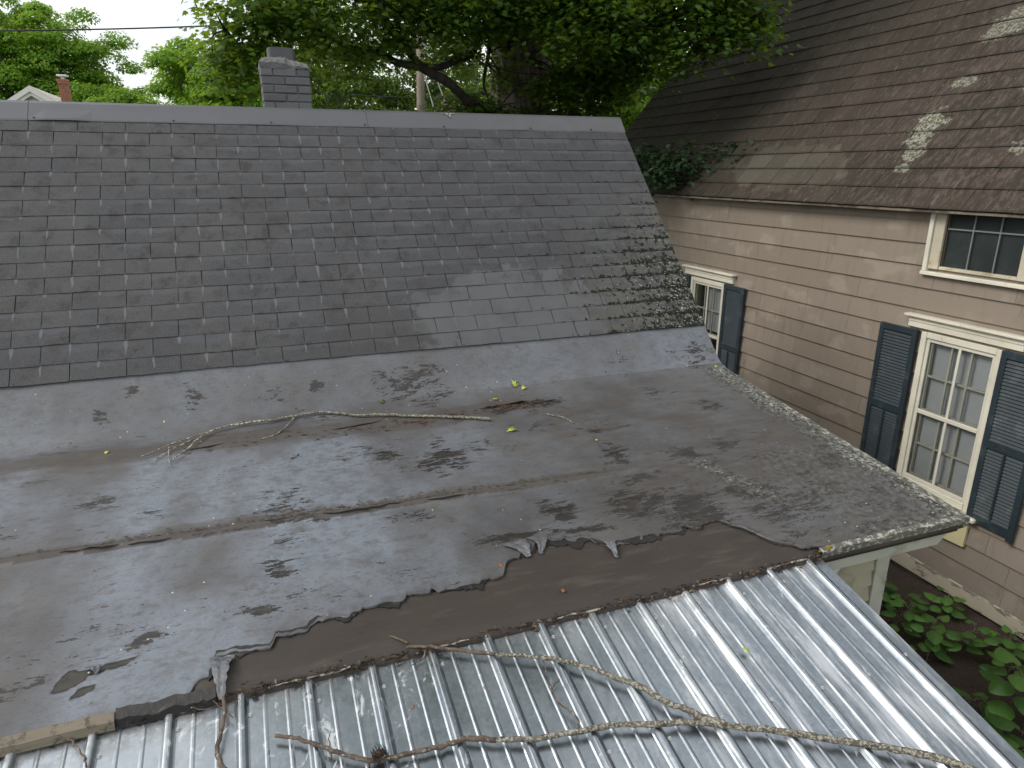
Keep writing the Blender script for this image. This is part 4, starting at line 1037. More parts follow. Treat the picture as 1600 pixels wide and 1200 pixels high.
# ------------------------------------------------------------------ foliage
def set_tone(o_, t):
    a_ = o_.data.attributes.new('tone', 'FLOAT', 'POINT'); a_.data.foreach_set('value', np.asarray(t, np.float32))
MAPLE = np.array([(0, 0), (.28, .02), (.5, .22), (.30, .30), (.36, .62), (.16, .56), (0, 1.0), (-.16, .56), (-.36, .62), (-.30, .30), (-.5, .22), (-.28, .02)])
OVAL = np.array([(0, 0), (.3, .3), (.28, .65), (0, 1), (-.28, .65), (-.3, .3)])
QUAD = np.array([(-.42, .1), (.1, -.05), (.45, .6), (-.1, 1.0)])
def leaves(name, pos, nrm, tip, size, shape, tone, mat, parent, fold=.12):
    """one mesh of leaf-sized faces: pos/nrm/tip are (n,3), size and tone (n,)"""
    n = len(pos); k = len(shape)
    nrm = nrm / np.linalg.norm(nrm, axis=1, keepdims=True)
    tip = tip - nrm * (tip * nrm).sum(1, keepdims=True); tip /= np.maximum(np.linalg.norm(tip, axis=1, keepdims=True), 1e-6)
    side = np.cross(tip, nrm)
    sx = shape[:, 0][None, :, None]; sy = shape[:, 1][None, :, None]
    V = pos[:, None, :] + (side[:, None, :] * sx + tip[:, None, :] * sy + nrm[:, None, :] * (-fold * np.abs(sx) * 2 - .25 * fold * sy ** 2)) * size[:, None, None]
    V = V.reshape(-1, 3); o_ = V.mean(0); V = V - o_
    me = bpy.data.meshes.new(name); me.vertices.add(n * k); me.vertices.foreach_set('co', V.astype(np.float32).ravel())
    me.loops.add(n * k); me.loops.foreach_set('vertex_index', np.arange(n * k, dtype=np.int32))
    me.polygons.add(n); me.polygons.foreach_set('loop_start', np.arange(0, n * k, k, dtype=np.int32)); me.polygons.foreach_set('loop_total', np.full(n, k, np.int32))
    me.materials.append(mat); me.update(calc_edges=True)
    ob = put(name, me, parent, o_); set_tone(ob, np.repeat(tone, k)); ob['kind'] = 'stuff'; return ob
def rdir(n): v = rng.normal(size=(n, 3)); return v / np.linalg.norm(v, axis=1, keepdims=True)

# --- the big maple behind the ridge
maple = empty('maple_tree', (4.55, 12, -G), 'big dark maple with a thick trunk spreading over the ridge', 'tree')
mb = MB()
tr_ = spline([(4.75, 12.1, -4.2), (4.65, 12.05, -2.5), (4.6, 12, 0), (4.58, 12, 1.2), (4.55, 11.95, 2.2), (4.45, 11.9, 3.2), (4.3, 12.0, 5.0), (4.2, 12.1, 10.0), (4.2, 12.2, 18)], 5)
rads = np.interp(np.linspace(0, 1, len(tr_)), [0, .12, .3, .45, .55, .7, 1], [.85, .62, .52, .50, .46, .3, .06])
mb.tube(tr_, rads, 18, wob=.05); mb.build('trunk', MT['maple_bark'], maple, smooth=True)
LIMBS = [
    ([(4.25, 11.9, .75), (3.75, 11.4, .88), (3.21, 10.8, 1.06), (2.87, 10.5, 1.24), (2.45, 10.4, 1.42), (2.18, 10.3, 1.70), (1.97, 10.3, 1.93), (1.7, 10.2, 2.3), (1.3, 10, 2.8)], .085, .04),
    ([(2.45, 10.4, 1.42), (2.1, 10.3, 1.44), (1.7, 10.2, 1.58), (1.2, 10.0, 1.62), (.6, 9.8, 1.7), (-.1, 9.6, 1.6)], .06, .015),
    ([(2.45, 10.4, 1.42), (2.75, 10.5, 1.44), (3.05, 10.7, 1.56), (3.4, 11.0, 1.72), (3.6, 11.3, 2.0)], .05, .05),
    ([(4.35, 11.8, 1.9), (3.9, 11.5, 2.35), (3.4, 11.1, 2.75), (2.6, 10.6, 3.3), (1.4, 10, 4.0)], .2, .06),
    ([(4.3, 11.8, 2.4), (3.7, 11.3, 2.15), (3.1, 10.8, 2.0), (2.3, 10.2, 2.05), (1.5, 9.8, 2.1), (.6, 9.4, 2.05)], .09, .02),
    ([(4.7, 11.7, 2.5), (5.1, 11.0, 3.0), (5.5, 10.2, 3.1), (5.9, 9.4, 2.7), (6.3, 8.8, 2.2), (6.6, 8.5, 1.8)], .16, .015),
    ([(4.7, 11.6, 2.8), (4.8, 10.8, 3.1), (4.8, 10.0, 2.9), (4.9, 9.4, 2.2)], .12, .02),
    ([(4.8, 12, 3.4), (5.6, 12.5, 4.6), (6.8, 13, 6.0), (7.8, 13, 7.5)], .22, .04),
    ([(4.4, 12, 3.6), (3.4, 12.6, 5.0), (2.2, 13, 6.5), (1.2, 13.2, 7.5)], .22, .04),
    ([(4.3, 12, 4.6), (4.4, 11, 6.0), (4.3, 9.8, 7.2)], .16, .04),
    ([(3.8, 11.5, 2.45), (3.75, 11.2, 1.9), (3.55, 10.9, 1.3), (3.6, 10.7, .95)], .05, .012)]
for pts, ra, rb in LIMBS:
    q = spline(pts, 6); MB().tube(q, np.linspace(ra, rb, len(q)), 9, wob=.07).build('limb', MT['limb_bark'], maple, smooth=True)
limb_pts = [p for pts, _, _ in LIMBS for p in spline(pts, 4)]
# leaf masses: centre, radii, sprays, leaves per spray
MASS = [((6.05, 8.7, 2.15), (.75, .6, .5), 52, 26), ((6.55, 8.5, 1.92), (.32, .4, .3), 13, 22), ((5.85, 8.7, 1.65), (.35, .4, .28), 14, 22), ((5.0, 9.4, 2.0), (1.1, .7, .5), 85, 26), ((4.3, 10, 2.35), (1.0, .7, .4), 55, 26),
        ((5.3, 10.8, 1.35), (.85, .5, .35), 48, 26), ((5.75, 10.4, 1.75), (.8, .6, .4), 42, 26), ((2.9, 10.3, 2.2), (1.2, .7, .38), 60, 26), ((1.7, 9.9, 1.95), (1.0, .7, .45), 44, 24), ((.5, 9.5, 1.8), (.85, .6, .45), 40, 24),
        ((.05, 9.7, 1.35), (.45, .5, .5), 20, 22), ((1.3, 10.4, 1.5), (.7, .5, .3), 12, 22), ((3.05, 10.9, 1.75), (.5, .4, .22), 8, 22), ((3.5, 11.2, .95), (.6, .3, .28), 22, 22), ((4.3, 11.3, .8), (.4, .2, .25), 10, 20), ((5.3, 11.3, .8), (.7, .4, .3), 30, 22),
        ((4.05, 11.5, 1.7), (.14, .12, .5), 11, 16), ((5.0, 11.5, 2.3), (.35, .2, .4), 10, 20), ((3.7, 11, 2.6), (.9, .6, .4), 30, 22)]
def spray_cloud(mass, size, seed):
    P, N, T, S, TO, ctr = [], [], [], [], [], []
    for c_, r_, ns, nl in mass:
        c_ = np.array(c_); r_ = np.array(r_)
        for _ in range(ns):
            d = rdir(1)[0] * rng.random() ** .38; q = c_ + d * r_
            ctr.append(q); k = int(nl * rng.uniform(.6, 1.3))
            off = rng.normal(size=(k, 3)) * np.array([.17, .17, .075]); rad = np.hypot(off[:, 0], off[:, 1]); off[:, 2] -= rad * rad * .9
            P.append(q + off); out = off * np.array([1, 1, 0]) + rng.normal(size=(k, 3)) * .06; out[:, 2] -= .13
            T.append(out); nn = rng.normal(size=(k, 3)) * .42; nn[:, 2] += 1; nn[:, :2] += off[:, :2] * 1.5; N.append(nn)
            S.append(size * rng.uniform(.65, 1.2, k)); TO.append(np.clip(rng.normal(.5 + .25 * rng.normal(), .2, k), 0, 1))
    return [np.concatenate(a) for a in (P, N, T, S, TO)] + [ctr]
MASS = [(a, b, int(c_ * 1.45), int(d * 1.75)) for a, b, c_, d in MASS]
P, N, T, S, TO, ctr = spray_cloud(MASS, .09, 1)
leaves('crown', P, N, T, S, MAPLE, TO, MT['maple_leaf'], maple)
UP = [((4.2, 11.5, 5.0), (4.2, 3.5, 1.6), 330, 18), ((4.2, 11.6, 8.0), (5.4, 4.6, 2.2), 460, 16), ((4.2, 11.6, 12), (6.0, 5.0, 2.8), 520, 16), ((4.2, 11.8, 16.5), (5.0, 4.6, 2.8), 420, 16), ((4.2, 12, 20), (3.0, 3.0, 1.8), 180, 16), ((1.0, 11, 4.0), (2.2, 2.0, 1.2), 140, 18), ((7.0, 12, 4.6), (1.8, 2.0, 1.5), 110, 18), ((7.0, 13.6, 2.4), (1.6, 1.0, 1.2), 60, 20)]  # crown mostly out of view, enlarged so the metal roof reflects darker
P, N, T, S, TO, _ = spray_cloud(UP, .27, 2)
S = np.where(P[:, 2] > 6, S * 1.5, S)
leaves('upper_crown', P, N, T, S, QUAD, TO, MT['maple_leaf'], maple)
mb = MB(); lp = np.array([tuple(p) for p in limb_pts])
for q in ctr[::3]:
    i = np.argmin(((lp - q) ** 2).sum(1)); a = Vector(lp[i]); b = Vector(q); m_ = a.lerp(b, .5) + Vector(rng.normal(size=3) * .12)
    s_ = spline([a, m_, b], 4); mb.tube(s_, np.linspace(.016, .004, len(s_)), 5)
mb.build('twigs', MT['limb_bark'], maple)['kind'] = 'stuff'

# --- leafy sapling that leans onto the neighbour's eave
sap = empty('young_maple', (5.0, 9.3, -G), 'young dark maple leaning onto the lower edge of the brown roof', 'tree')
q = spline([(5.0, 9.3, -4.1), (5.05, 9.3, -2.5), (5.2, 9.25, -1.0), (5.35, 9.2, -.2), (5.6, 9.0, .1)], 5); MB().tube(q, np.linspace(.05, .015, len(q)), 8).build('trunk', MT['maple_bark'], sap, smooth=True)
for e in ((5.5, 9.3, .35), (6.2, 8.8, .3), (6.55, 8.3, .3), (5.9, 8.7, -.05)):
    q = spline([(5.35, 9.2, -.2), tuple(np.array((5.35, 9.2, -.2)) * .5 + np.array(e) * .5 + np.array((0, 0, .12))), e], 5); MB().tube(q, np.linspace(.014, .004, len(q)), 6).build('limb', MT['limb_bark'], sap, smooth=True)
P, N, T, S, TO, _ = spray_cloud([((5.45, 9.3, .12), (.4, .3, .22), 20, 26), ((5.95, 8.95, .18), (.45, .3, .17), 20, 24), ((6.3, 8.5, .25), (.34, .3, .10), 9, 22), ((6.7, 8.1, .33), (.26, .25, .05), 6, 16), ((5.75, 8.9, -.1), (.4, .3, .12), 12, 22)], .08, 3)
leaves('crown', P, N, T, S, MAPLE, TO, MT['sapling_leaf'], sap)

# --- trees farther off, built of leaf puffs
def far_tree(name, label, x, y, rx, ry, z0, z1, npuff, mat, leaf=.2, group='trees beyond the ridge', puff=(.7, 1.15), nl=200, trunk='maple_bark', seed=0, tr=.22):
    root = empty(name, (x, y, -G), label, 'tree', group); zc = (z0 + z1) / 2; hz = (z1 - z0) / 2
    P, N, T, S, TO = [], [], [], [], []; tips = []
    for _ in range(npuff):
        d = rdir(1)[0]; f = rng.uniform(.55, 1.0)
        c_ = np.array([x, y, zc]) + d * np.array([rx, ry, hz]) * f * (1 + .12 * math.sin(5 * d[0] + 3 * d[2] + seed))
        if d[1] > .55 and rng.random() < .7: continue
        tips.append(c_); pr = rng.uniform(*puff); k = int(nl * rng.uniform(.7, 1.2))
        u_ = rdir(k); u_[:, 2] = np.abs(u_[:, 2]) * .95 - .12; rr = rng.uniform(.6, 1.0, (k, 1))
        off = u_ * rr * np.array([pr, pr, pr * .8]); P.append(c_ + off)
        nn = u_ + rng.normal(size=(k, 3)) * .45; nn[:, 2] += .7; N.append(nn); T.append(u_ * np.array([1, 1, .2]) + rng.normal(size=(k, 3)) * .4 - np.array([0, 0, .5]))
        S.append(leaf * rng.uniform(.6, 1.25, k)); TO.append(np.clip(.35 + .5 * u_[:, 2] + rng.normal(size=k) * .16 + rng.normal() * .12, 0, 1))  # tone paints puff tops as lit and their undersides as shaded
    k = npuff * 60; d = rdir(k) * rng.random((k, 1)) ** .33 * .8; P.append(np.array([x, y, zc]) + d * np.array([rx, ry, hz])); N.append(rdir(k) + [0, 0, .6]); T.append(rdir(k)); S.append(leaf * 1.3 * rng.uniform(.7, 1.2, k)); TO.append(rng.uniform(0, .4, k))  # inner leaves toned darker, imitating shade inside the crown
    P, N, T, S, TO = [np.concatenate(a) for a in (P, N, T, S, TO)]
    leaves('crown', P, N, T, S, QUAD, TO, mat, root)
    mb = MB(); q = spline([(x, y, -G - .1), (x + .1, y, -1), (x, y, zc), (x, y, z1 - hz * .5)], 5); mb.tube(q, np.linspace(tr * 1.4, tr * .25, len(q)), 10); mb.build('trunk', MT[trunk], root, smooth=True)
    mb = MB()
    for c_ in tips[::4]:
        a = Vector((x, y, rng.uniform(z0, zc + .3 * hz))); b = Vector(c_); s_ = spline([a, a.lerp(b, .5) + Vector((0, 0, .3)), b], 4); mb.tube(s_, np.linspace(tr * .35, .02, len(s_)), 5)
    mb.build('limbs', MT[trunk], root)
    return root
far_tree('leafy_tree', 'tall round-topped tree left of all, behind the white gable', -11.7, 49, 6.7, 3.6, -3.0, 9.6, 420, MT['bright_leaf'], .14, seed=1, puff=(.7, 1.2), nl=420)
far_tree('leafy_tree', 'lower shoulder tree between the red chimney and the sky gap', -7.0, 46, 2.7, 2.4, -2.0, 5.3, 140, MT['bright_leaf'], .13, seed=2, puff=(.6, 1.0), nl=420)
far_tree('leafy_tree', 'bright yellow-green tree just left of the grey chimney', -.4, 30, 2.8, 2.6, -1.0, 4.75, 150, MT['bright_leaf'], .12, seed=3, puff=(.55, .95), nl=420)
far_tree('leafy_tree', 'low bright green bush tree at the foot of the sky gap', -2.6, 27, 1.6, 1.6, -2.0, 2.3, 36, MT['bright_leaf'], .12, seed=4, puff=(.5, .8), nl=360)
far_tree('birch_tree', 'pale birch seen through the gaps left of the utility pole', 3.6, 31, 2.8, 2.0, -1.0, 7.5, 70, MT['birch_leaf'], .12, trunk='thin_bark', seed=5, puff=(.5, .9), nl=300, tr=.11)
far_tree('birch_tree', 'pale birch seen through the gaps right of the utility pole', 8.2, 32, 3.0, 2.0, -1.0, 8.0, 75, MT['birch_leaf'], .12, trunk='thin_bark', seed=6, puff=(.5, .9), nl=300, tr=.11)
far_tree('leafy_tree', 'sunlit green tree showing in the wedge between the two roofs', 16.2, 27, 3.2, 2.4, -2.5, 5.5, 90, MT['bright_leaf'], .12, seed=7, puff=(.6, 1.0), nl=420)
far_tree('leafy_tree', 'broad tree filling the space behind the maple trunk', 11.0, 24, 3.4, 2.2, -2.0, 6.5, 90, MT['far_leaf'], .13, seed=8, nl=380)
far_tree('leafy_tree', 'far tree low behind the birches', 2.6, 44, 6.5, 2.5, -3.0, 7.0, 170, MT['bright_leaf'], .17, seed=9, puff=(.9, 1.4), nl=320)
far_tree('leafy_tree', 'far tree low behind the maple and the pole', 13.5, 44, 6.0, 2.5, -3.0, 6.0, 110, MT['far_leaf'], .2, seed=10, puff=(.9, 1.4), nl=320)

# ------------------------------------------------------------------ white house with red chimney, far left
wh = empty('white_house', (-8.1, 36, -G), 'white gabled house with a louvred gable vent and a red brick chimney', 'house')
yF = 35.0; px, pz = -8.07, 3.33; sl = .66
Lw, Rw = px - 3.6, px + 3.3
mb = MB(); mb.box(Lw + .3, Rw - .3, yF + .25, yF + 6, -G, pz - sl * 3.2); mb.add([(Lw + .3, yF + .25, pz - sl * 3.3), (Rw - .3, yF + .25, pz - sl * 3.0), (px, yF + .25, pz - .06)], [(0, 1, 2)]); mb.build('wall', MT['white_paint'], wh)
def slope(xa, za, xb, zb, t):
    return MB().prism([(xa, za), (xb, zb), (xb, zb - t), (xa, za - t)], 'y', yF - .02, yF + 6.2)
slope(px, pz, Lw, pz - sl * 3.6, .1).build('roof', MT['pale_roof'], wh)
rf = slope(px + .002, pz, Rw, pz - sl * 3.3, .1).build('roof', MT['pale_roof'], wh)
for k in range(11):
    d = .3 * k + .25; x = px + d; m = MB(); m.box(x - .16, x + .16, yF + .02, yF + 6.1, pz - sl * (d + .0) + .0, pz - sl * d + .012); m.v = [(vx, vy, vz - (vx - x) * sl) for vx, vy, vz in m.v]; m.build('shingle_course', MT['pale_roof'], rf)
for s in (-1, 1):
    for (d, h, yo) in ((.11, .2, -.05), (.3, .16, .02)):
        xe = px + s * (3.5 if s < 0 else 3.2); ze = pz - sl * abs(xe - px)
        m = MB(); m.prism([(px, pz - d + .08), (xe, ze - d + .08), (xe, ze - d + .08 - h), (px, pz - d + .08 - h)], 'y', yF + yo - .04, yF + yo + .03); m.build('rake_trim', MT['white_paint'], wh)
vent = empty_part('gable_vent', (px + .1, yF + .2, pz - 1.05), wh)
vx, vz = px + .08, pz - 1.12
for k in range(5):
    z0_ = vz + .09 * k; w0 = .62 * (1 - k / 5.2); m = MB(); m.add([(vx - w0, yF + .17, z0_), (vx + w0, yF + .17, z0_), (vx + w0 - .08, yF + .22, z0_ + .06), (vx - w0 + .08, yF + .22, z0_ + .06)], [(0, 1, 2, 3)]); m.build('slat', MT['white_paint'], vent)
MB().prism([(vx - .72, vz - .04), (vx + .72, vz - .04), (vx, vz + .5)], 'y', yF + .222, yF + .245).build('vent_back', MT['wire_grey'], vent)
chm = MB().box(-7.335, -7.015, 36.6, 36.9, pz - 1.6, 3.75).build('chimney', MT['pale_mortar'], wh)
bz = 2.2; row = 0
while bz < 3.72:
    ex = .05 if bz > 3.55 else .012
    for (a, b) in (((-7.345, -7.28), (-7.27, -7.08), (-7.07, -7.005)) if row % 2 else ((-7.345, -7.18), (-7.17, -7.005))):
        MB().box(a - (ex * .6 if a < -7.34 else 0), b + (ex * .6 if b > -7.01 else 0), 36.58 - ex, 36.7, bz, bz + .085).build('brick', MT['red_brick'], chm)
    MB().box(-7.02, -7.005 + ex * .6, 36.71, 36.92, bz, bz + .085).build('brick', MT['red_brick'], chm)
    bz += .1; row += 1
m = MB(); m.box(-7.23, -7.12, 36.7, 36.8, 3.75, 3.9); m.box(-7.37, -6.98, 36.57, 36.93, 3.9, 3.96, .02); m.build('rain_cap', MT['aluminium_cap'], chm)
MB().box(-7.38, -6.97, 36.56, 36.94, 1.9, 2.3).build('chimney_flashing', MT['aluminium_cap'], wh)

# a second house glimpsed under the maple
h2 = empty('far_house', (11.6, 41, -G), 'pale house with an orange chimney glimpsed below the maple branches', 'house')
m = MB(); m.box(9.5, 14.5, 40.5, 46, -G, 2.4); m.build('wall', MT['white_paint'], h2)
m = MB(); m.prism([(9.2, 2.35), (12.0, 4.1), (14.8, 2.35)], 'y', 40.2, 46.3); m.build('roof', MT['pale_roof'], h2)
m = MB(); m.box(10.5, 11.1, 39.7, 40.19, 2.2, 4.0); m.build('chimney', MT['red_brick'], h2)

# ------------------------------------------------------------------ utility pole and wires
pole = empty('utility_pole', (5.58, 24, -G), 'weathered wooden utility pole rising behind the ridge', 'utility pole')
MB().tube([(5.55, 24, -G), (5.58, 24, 1.8), (5.69, 24, 5.0)], [.16, .135, .12], 14).build('shaft', MT['pole_wood'], pole, smooth=True)
MB().box(4.6, 6.8, 23.8, 23.88, 4.6, 4.7).build('crossarm', MT['pole_wood'], pole)
for x in (4.7, 5.2, 6.2, 6.7): MB().tube([(x, 23.84, 4.7), (x, 23.84, 4.85)], [.035, .025], 8).build('insulator', MT['wire_grey'], pole)
def wire(name, a, b, sag, rad, mat, label, cat, n=24):
    a = Vector(a); b = Vector(b); pts = []
    for k in range(n + 1):
        t = k / n; p = a.lerp(b, t); p.z -= sag * 4 * t * (1 - t); pts.append(p)
    o_ = MB().tube(pts, rad, 6).build(name, mat, None, smooth=True); return tag(o_, label, cat)
wire('power_line', (-14.0, 24.5, 3.35), (5.6, 23.84, 4.8), .28, .021, MT['wire_black'], 'black power line crossing the white sky toward the pole', 'power line')
wire('service_wire', (-9, 26, 2.0), (5.5, 23.9, 1.9), .1, .014, MT['wire_black'], 'thin low wire just above the ridge beside the chimney', 'wire')
wire('service_wire', (3.3, 24, 2.34), (9, 24, 2.42), .06, .014, MT['wire_black'], 'thin dark wire crossing behind the pole at mid height', 'wire')
wire('guy_wire', (5.62, 23.86, 4.3), (8.3, 22.5, -G), .0, .018, MT['wire_grey'], 'pale guy wire slanting down from the pole to the right', 'wire')
wire('guy_wire', (5.57, 23.85, 3.5), (6.05, 23.2, 1.2), .0, .016, MT['wire_grey'], 'short pale cable running down the face of the pole', 'wire')

# ------------------------------------------------------------------ fallen branches and litter on the roofs
def zl(y): return float(z_low(y)) + .008
def path(xy, zf, r, lift=0.): return [(x, y, zf(y) + r + (lift if np.isscalar(lift) else lift[i])) for i, (x, y) in enumerate(xy)]
def stick(mb, xy, zf, r0, r1, lift=0., k=5, n=8, wob=.12, z_end=None):
    s_ = spline(path(xy, zf, max(r0, r1), lift), k)
    s_ = [p + Vector((random.gauss(0, 1), random.gauss(0, 1), random.gauss(0, .4))) * .0018 for p in s_]
    r_ = [v_ * random.uniform(1 - wob, 1 + wob) for v_ in np.linspace(r0, r1, len(s_))]
    mb.tube(s_, r_, n); return mb
def branch(name, label, loc, parts, cat='branch'):
    root = empty(name, loc, label, cat)
    for (pn, mat, arms) in parts:
        mb = MB()
        for a in arms: stick(mb, *a)
        mb.build(pn, MT[mat], root, smooth=True)
    return root
BR1 = [(1.287, 3.877), (1.182, 3.925), (0.99, 3.997), (0.835, 4.049), (0.643, 4.121), (0.486, 4.155), (0.393, 4.208), (0.261, 4.25), (0.102, 4.24), (-0.052, 4.222), (-0.201, 4.219), (-0.345, 4.191), (-0.446, 4.088), (-0.476, 4.018), (-0.536, 3.916), (-0.57, 3.854)]
branch('fallen_branch', 'thin pale lichened branch lying along the foot of the shingles', (.3, 4.1, zl(4.1)), [
    ('stem', 'lichen_twig', [(BR1[:10], zl, .0105, .0072, .004)]), ('stem', 'pale_twig', [(BR1[9:], zl, .0065, .0026, .012)]),
    ('twig', 'pale_twig', [([(-0.182, 4.24), (-0.38, 4.167), (-0.482, 4.114), (-0.595, 4.052), (-0.726, 3.956)], zl, .005, .002, .014)]),
    ('twig', 'pale_twig', [([(-0.595, 4.052), (-0.588, 3.916), (-0.566, 3.804)], zl, .003, .0018, .008)]),
    ('twig', 'pale_twig', [([(0.111, 4.245), (-0.003, 4.061), (-0.103, 4.007)], zl, .0035, .0018, .004)]),
    ('twig', 'pale_twig', [([(-0.481, 4.098), (-0.606, 3.98), (-0.676, 3.87)], zl, .003, .0018, .008)])])
def zm(y): return z_metal(y) + .02
BR2 = [(-0.116, 1.979), (-0.045, 1.948), (0.006, 1.912), (0.071, 1.867), (0.149, 1.815), (0.216, 1.797), (0.295, 1.792), (0.426, 1.787), (0.498, 1.787), (0.587, 1.756), (0.69, 1.725), (0.747, 1.713), (0.834, 1.705), (0.904, 1.696), (1.012, 1.684), (1.096, 1.661), (1.268, 1.618), (1.333, 1.594), (1.429, 1.555), (1.585, 1.487), (1.697, 1.431), (1.811, 1.378), (1.957, 1.304), (2.061, 1.242), (2.16, 1.16)]
BR2b = [(0.377, 2.20), (0.441, 2.185), (0.569, 2.132), (0.696, 2.073), (0.827, 2.025), (0.92, 1.982), (1.03, 1.913), (1.1, 1.85), (1.171, 1.793), (1.227, 1.717), (1.294, 1.658), (1.34, 1.60)]
branch('forked_branch', 'long forked lichen-crusted branch lying across the metal ribs', (1.2, 1.7, zm(1.7)), [
    ('stem', 'lichen_twig', [(BR2[9:], zm, .0085, .013, .004)]), ('stem', 'brown_twig', [(BR2[:10], zm, .006, .0095, .004)]),
    ('arm', 'lichen_twig', [(BR2b[3:], zm, .0075, .0118, .006)]), ('arm', 'brown_twig', [(BR2b[:4], zm, .0055, .0085, .006)]),
    ('twig', 'brown_twig', [([(0.320, 2.27), (0.345, 2.245), (0.385, 2.2)], lambda y: max(zm(y), -1.742), .003, .005, .004)]),
    ('twig', 'brown_twig', [([(0.454, 2.187), (0.422, 2.146), (0.38, 2.126)], zm, .004, .0022, .0)]),
    ('twig', 'brown_twig', [([(0.865, 2.005), (0.85, 1.91), (0.846, 1.857), (0.855, 1.815), (0.891, 1.761), (0.878, 1.71)], zm, .002, .0042, .004)]),
    ('twig', 'brown_twig', [([(0.894, 1.914), (0.852, 1.885), (0.846, 1.857)], zm, .002, .0032, .004)]),
    ('knot', 'lichen_twig', [([(1.30, 1.632), (1.345, 1.60), (1.385, 1.572)], zm, .013, .018, .003)])])
branch('hanging_stick', 'short brown stick hanging from the torn flap onto the metal', (-.285, 2.08, zm(2.08)), [
    ('stem', 'brown_twig', [([(-0.288, 2.20), (-0.276, 2.156), (-0.274, 2.11), (-0.281, 2.065), (-0.297, 1.98), (-0.288, 1.944), (-.26, 1.88)], zm, .006, .0085, .006)]),
    ('twig', 'brown_twig', [([(-0.321, 2.179), (-0.279, 2.127), (-0.247, 2.084)], zm, .0025, .002, .01)]),
    ('twig', 'brown_twig', [([(-0.382, 2.167), (-0.35, 2.15), (-0.32, 2.147), (-0.275, 2.156)], zm, .0018, .0025, .006)]),
    ('twig', 'brown_twig', [([(-.275, 2.13), (-.25, 2.15), (-.225, 2.155)], zm, .0025, .0015, .006)])])
branch('bent_twig', 'thin bent twig at the far left end of the metal roof', (-.76, 2.15, zm(2.15)), [('stem', 'brown_twig', [([(-0.811, 2.192), (-0.773, 2.181), (-0.733, 2.149), (-0.696, 2.086), (-.68, 2.05)], zm, .0022, .0032, .002)])], 'twig')
branch('upright_twig', 'tiny dark twig sticking up beside the pine cone', (.05, 1.9, zm(1.9)), [('stem', 'brown_twig', [([(0.053, 1.934), (0.05, 1.89), (0.046, 1.844)], zm, .0015, .003, .012)])], 'twig')
for i, (xy, lab) in enumerate([([(1.661, 3.878), (1.753, 3.795), (1.784, 3.703)], 'curved pale twig right of the branch tip'), ([(1.469, 3.691), (1.515, 3.75), (1.563, 3.782)], 'tiny dark twig between the branch tip and the curved twig'), ([(1.821, 3.593), (1.968, 3.578), (2.13, 3.588)], 'straight reddish twig on the brown part of the membrane'), ([(0.05, 3.74), (0.075, 3.75), (0.094, 3.779)], 'small forked twig below the fallen branch')]):
    branch('small_twig', lab, (xy[1][0], xy[1][1], zl(xy[1][1])), [('stem', 'pale_twig' if i == 0 else 'brown_twig', [(xy, zl, .0032, .002, .001)])], 'twig')['group'] = 'small twigs on the membrane'
# pine cone
mb = MB(); cx, cy = .203, 1.815; cz = zm(cy) + .022
for k in range(60):
    t = k / 60; a = k * 2.4; r_ = .021 * math.sin(math.pi * (.12 + .8 * t)); x = cx + (t - .5) * .05; y = cy + r_ * math.cos(a); z = cz + r_ * math.sin(a)
    d = Vector((-.3, math.cos(a), math.sin(a))).normalized() * .011; s_ = Vector((0, -math.sin(a), math.cos(a))) * .006; p = Vector((x, y, z))
    mb.add([p - s_, p + s_, p + d + s_ * .8, p + d * 1.1, p + d - s_ * .8], [(0, 1, 2, 3, 4)])
mb.tube([(cx - .025, cy, cz), (cx, cy, cz), (cx + .022, cy, cz)], [.006, .014, .005], 8)
tag(mb.build('pine_cone', MT['pine_cone']), 'small brown pine cone on the metal at the lower picture edge', 'pine cone')
def litter(name, x, y, size, rot, mat, label, shape, zf=zl, group=None, cat='leaf', curl=.3):
    V = []; 
    for (a, b) in shape:
        u_, v_ = (a * math.cos(rot) - (b - .5) * math.sin(rot)) * size, (a * math.sin(rot) + (b - .5) * math.cos(rot)) * size
        V.append((x + u_, y + v_, zf(y + v_) + .004 + curl * size * (abs(a) + .3 * (b - .5) ** 2)))
    V.append((x, y, zf(y) + .004)); n = len(V) - 1
    o_ = obj(name, V, [(i, (i + 1) % n, n) for i in range(n)], mat, None, smooth=True); tag(o_, label, cat, group)
    o_.modifiers.new('thick', 'SOLIDIFY').thickness = .001
GL = 'leaves fallen on the membrane'
for (x, y, s, r_, m_, lab) in [(1.604, 4.317, .075, .4, 'fallen', 'largest yellow-green leaf at the foot of the shingle slope'), (1.656, 4.27, .055, 2.2, 'fallen', 'yellow-green leaf just below the largest one'), (1.412, 4.179, .05, 1.2, 'fallen', 'small yellow-green leaf left of the cracked brown patch'), (1.361, 3.721, .085, 1.9, 'fallen', 'flat yellow-green leaf below the branch tip'), (.66, 4.295, .045, .8, 'fallen_dark', 'dark green leaf just above the lichened branch'), (1.827, 3.461, .03, 2.7, 'fallen', 'tiny yellow leaf beside a black scrape'), (3.037, 4.30, .025, .2, 'fallen', 'tiny yellow leaf left of the roof corner bend'), (3.28, 4.268, .04, 1.1, 'fallen', 'yellow leaf at the bend by the right roof edge'), (-.639, 4.32, .02, .5, 'fallen', 'pale speck of leaf above the branch fork'), (-.916, 4.083, .04, 2.9, 'fallen', 'narrow pale leaf at the left on the brown dirt')]:
    litter('fallen_leaf', x, y, s * .8, r_, MT[m_], lab, MAPLE if s > .04 else OVAL, group=GL)
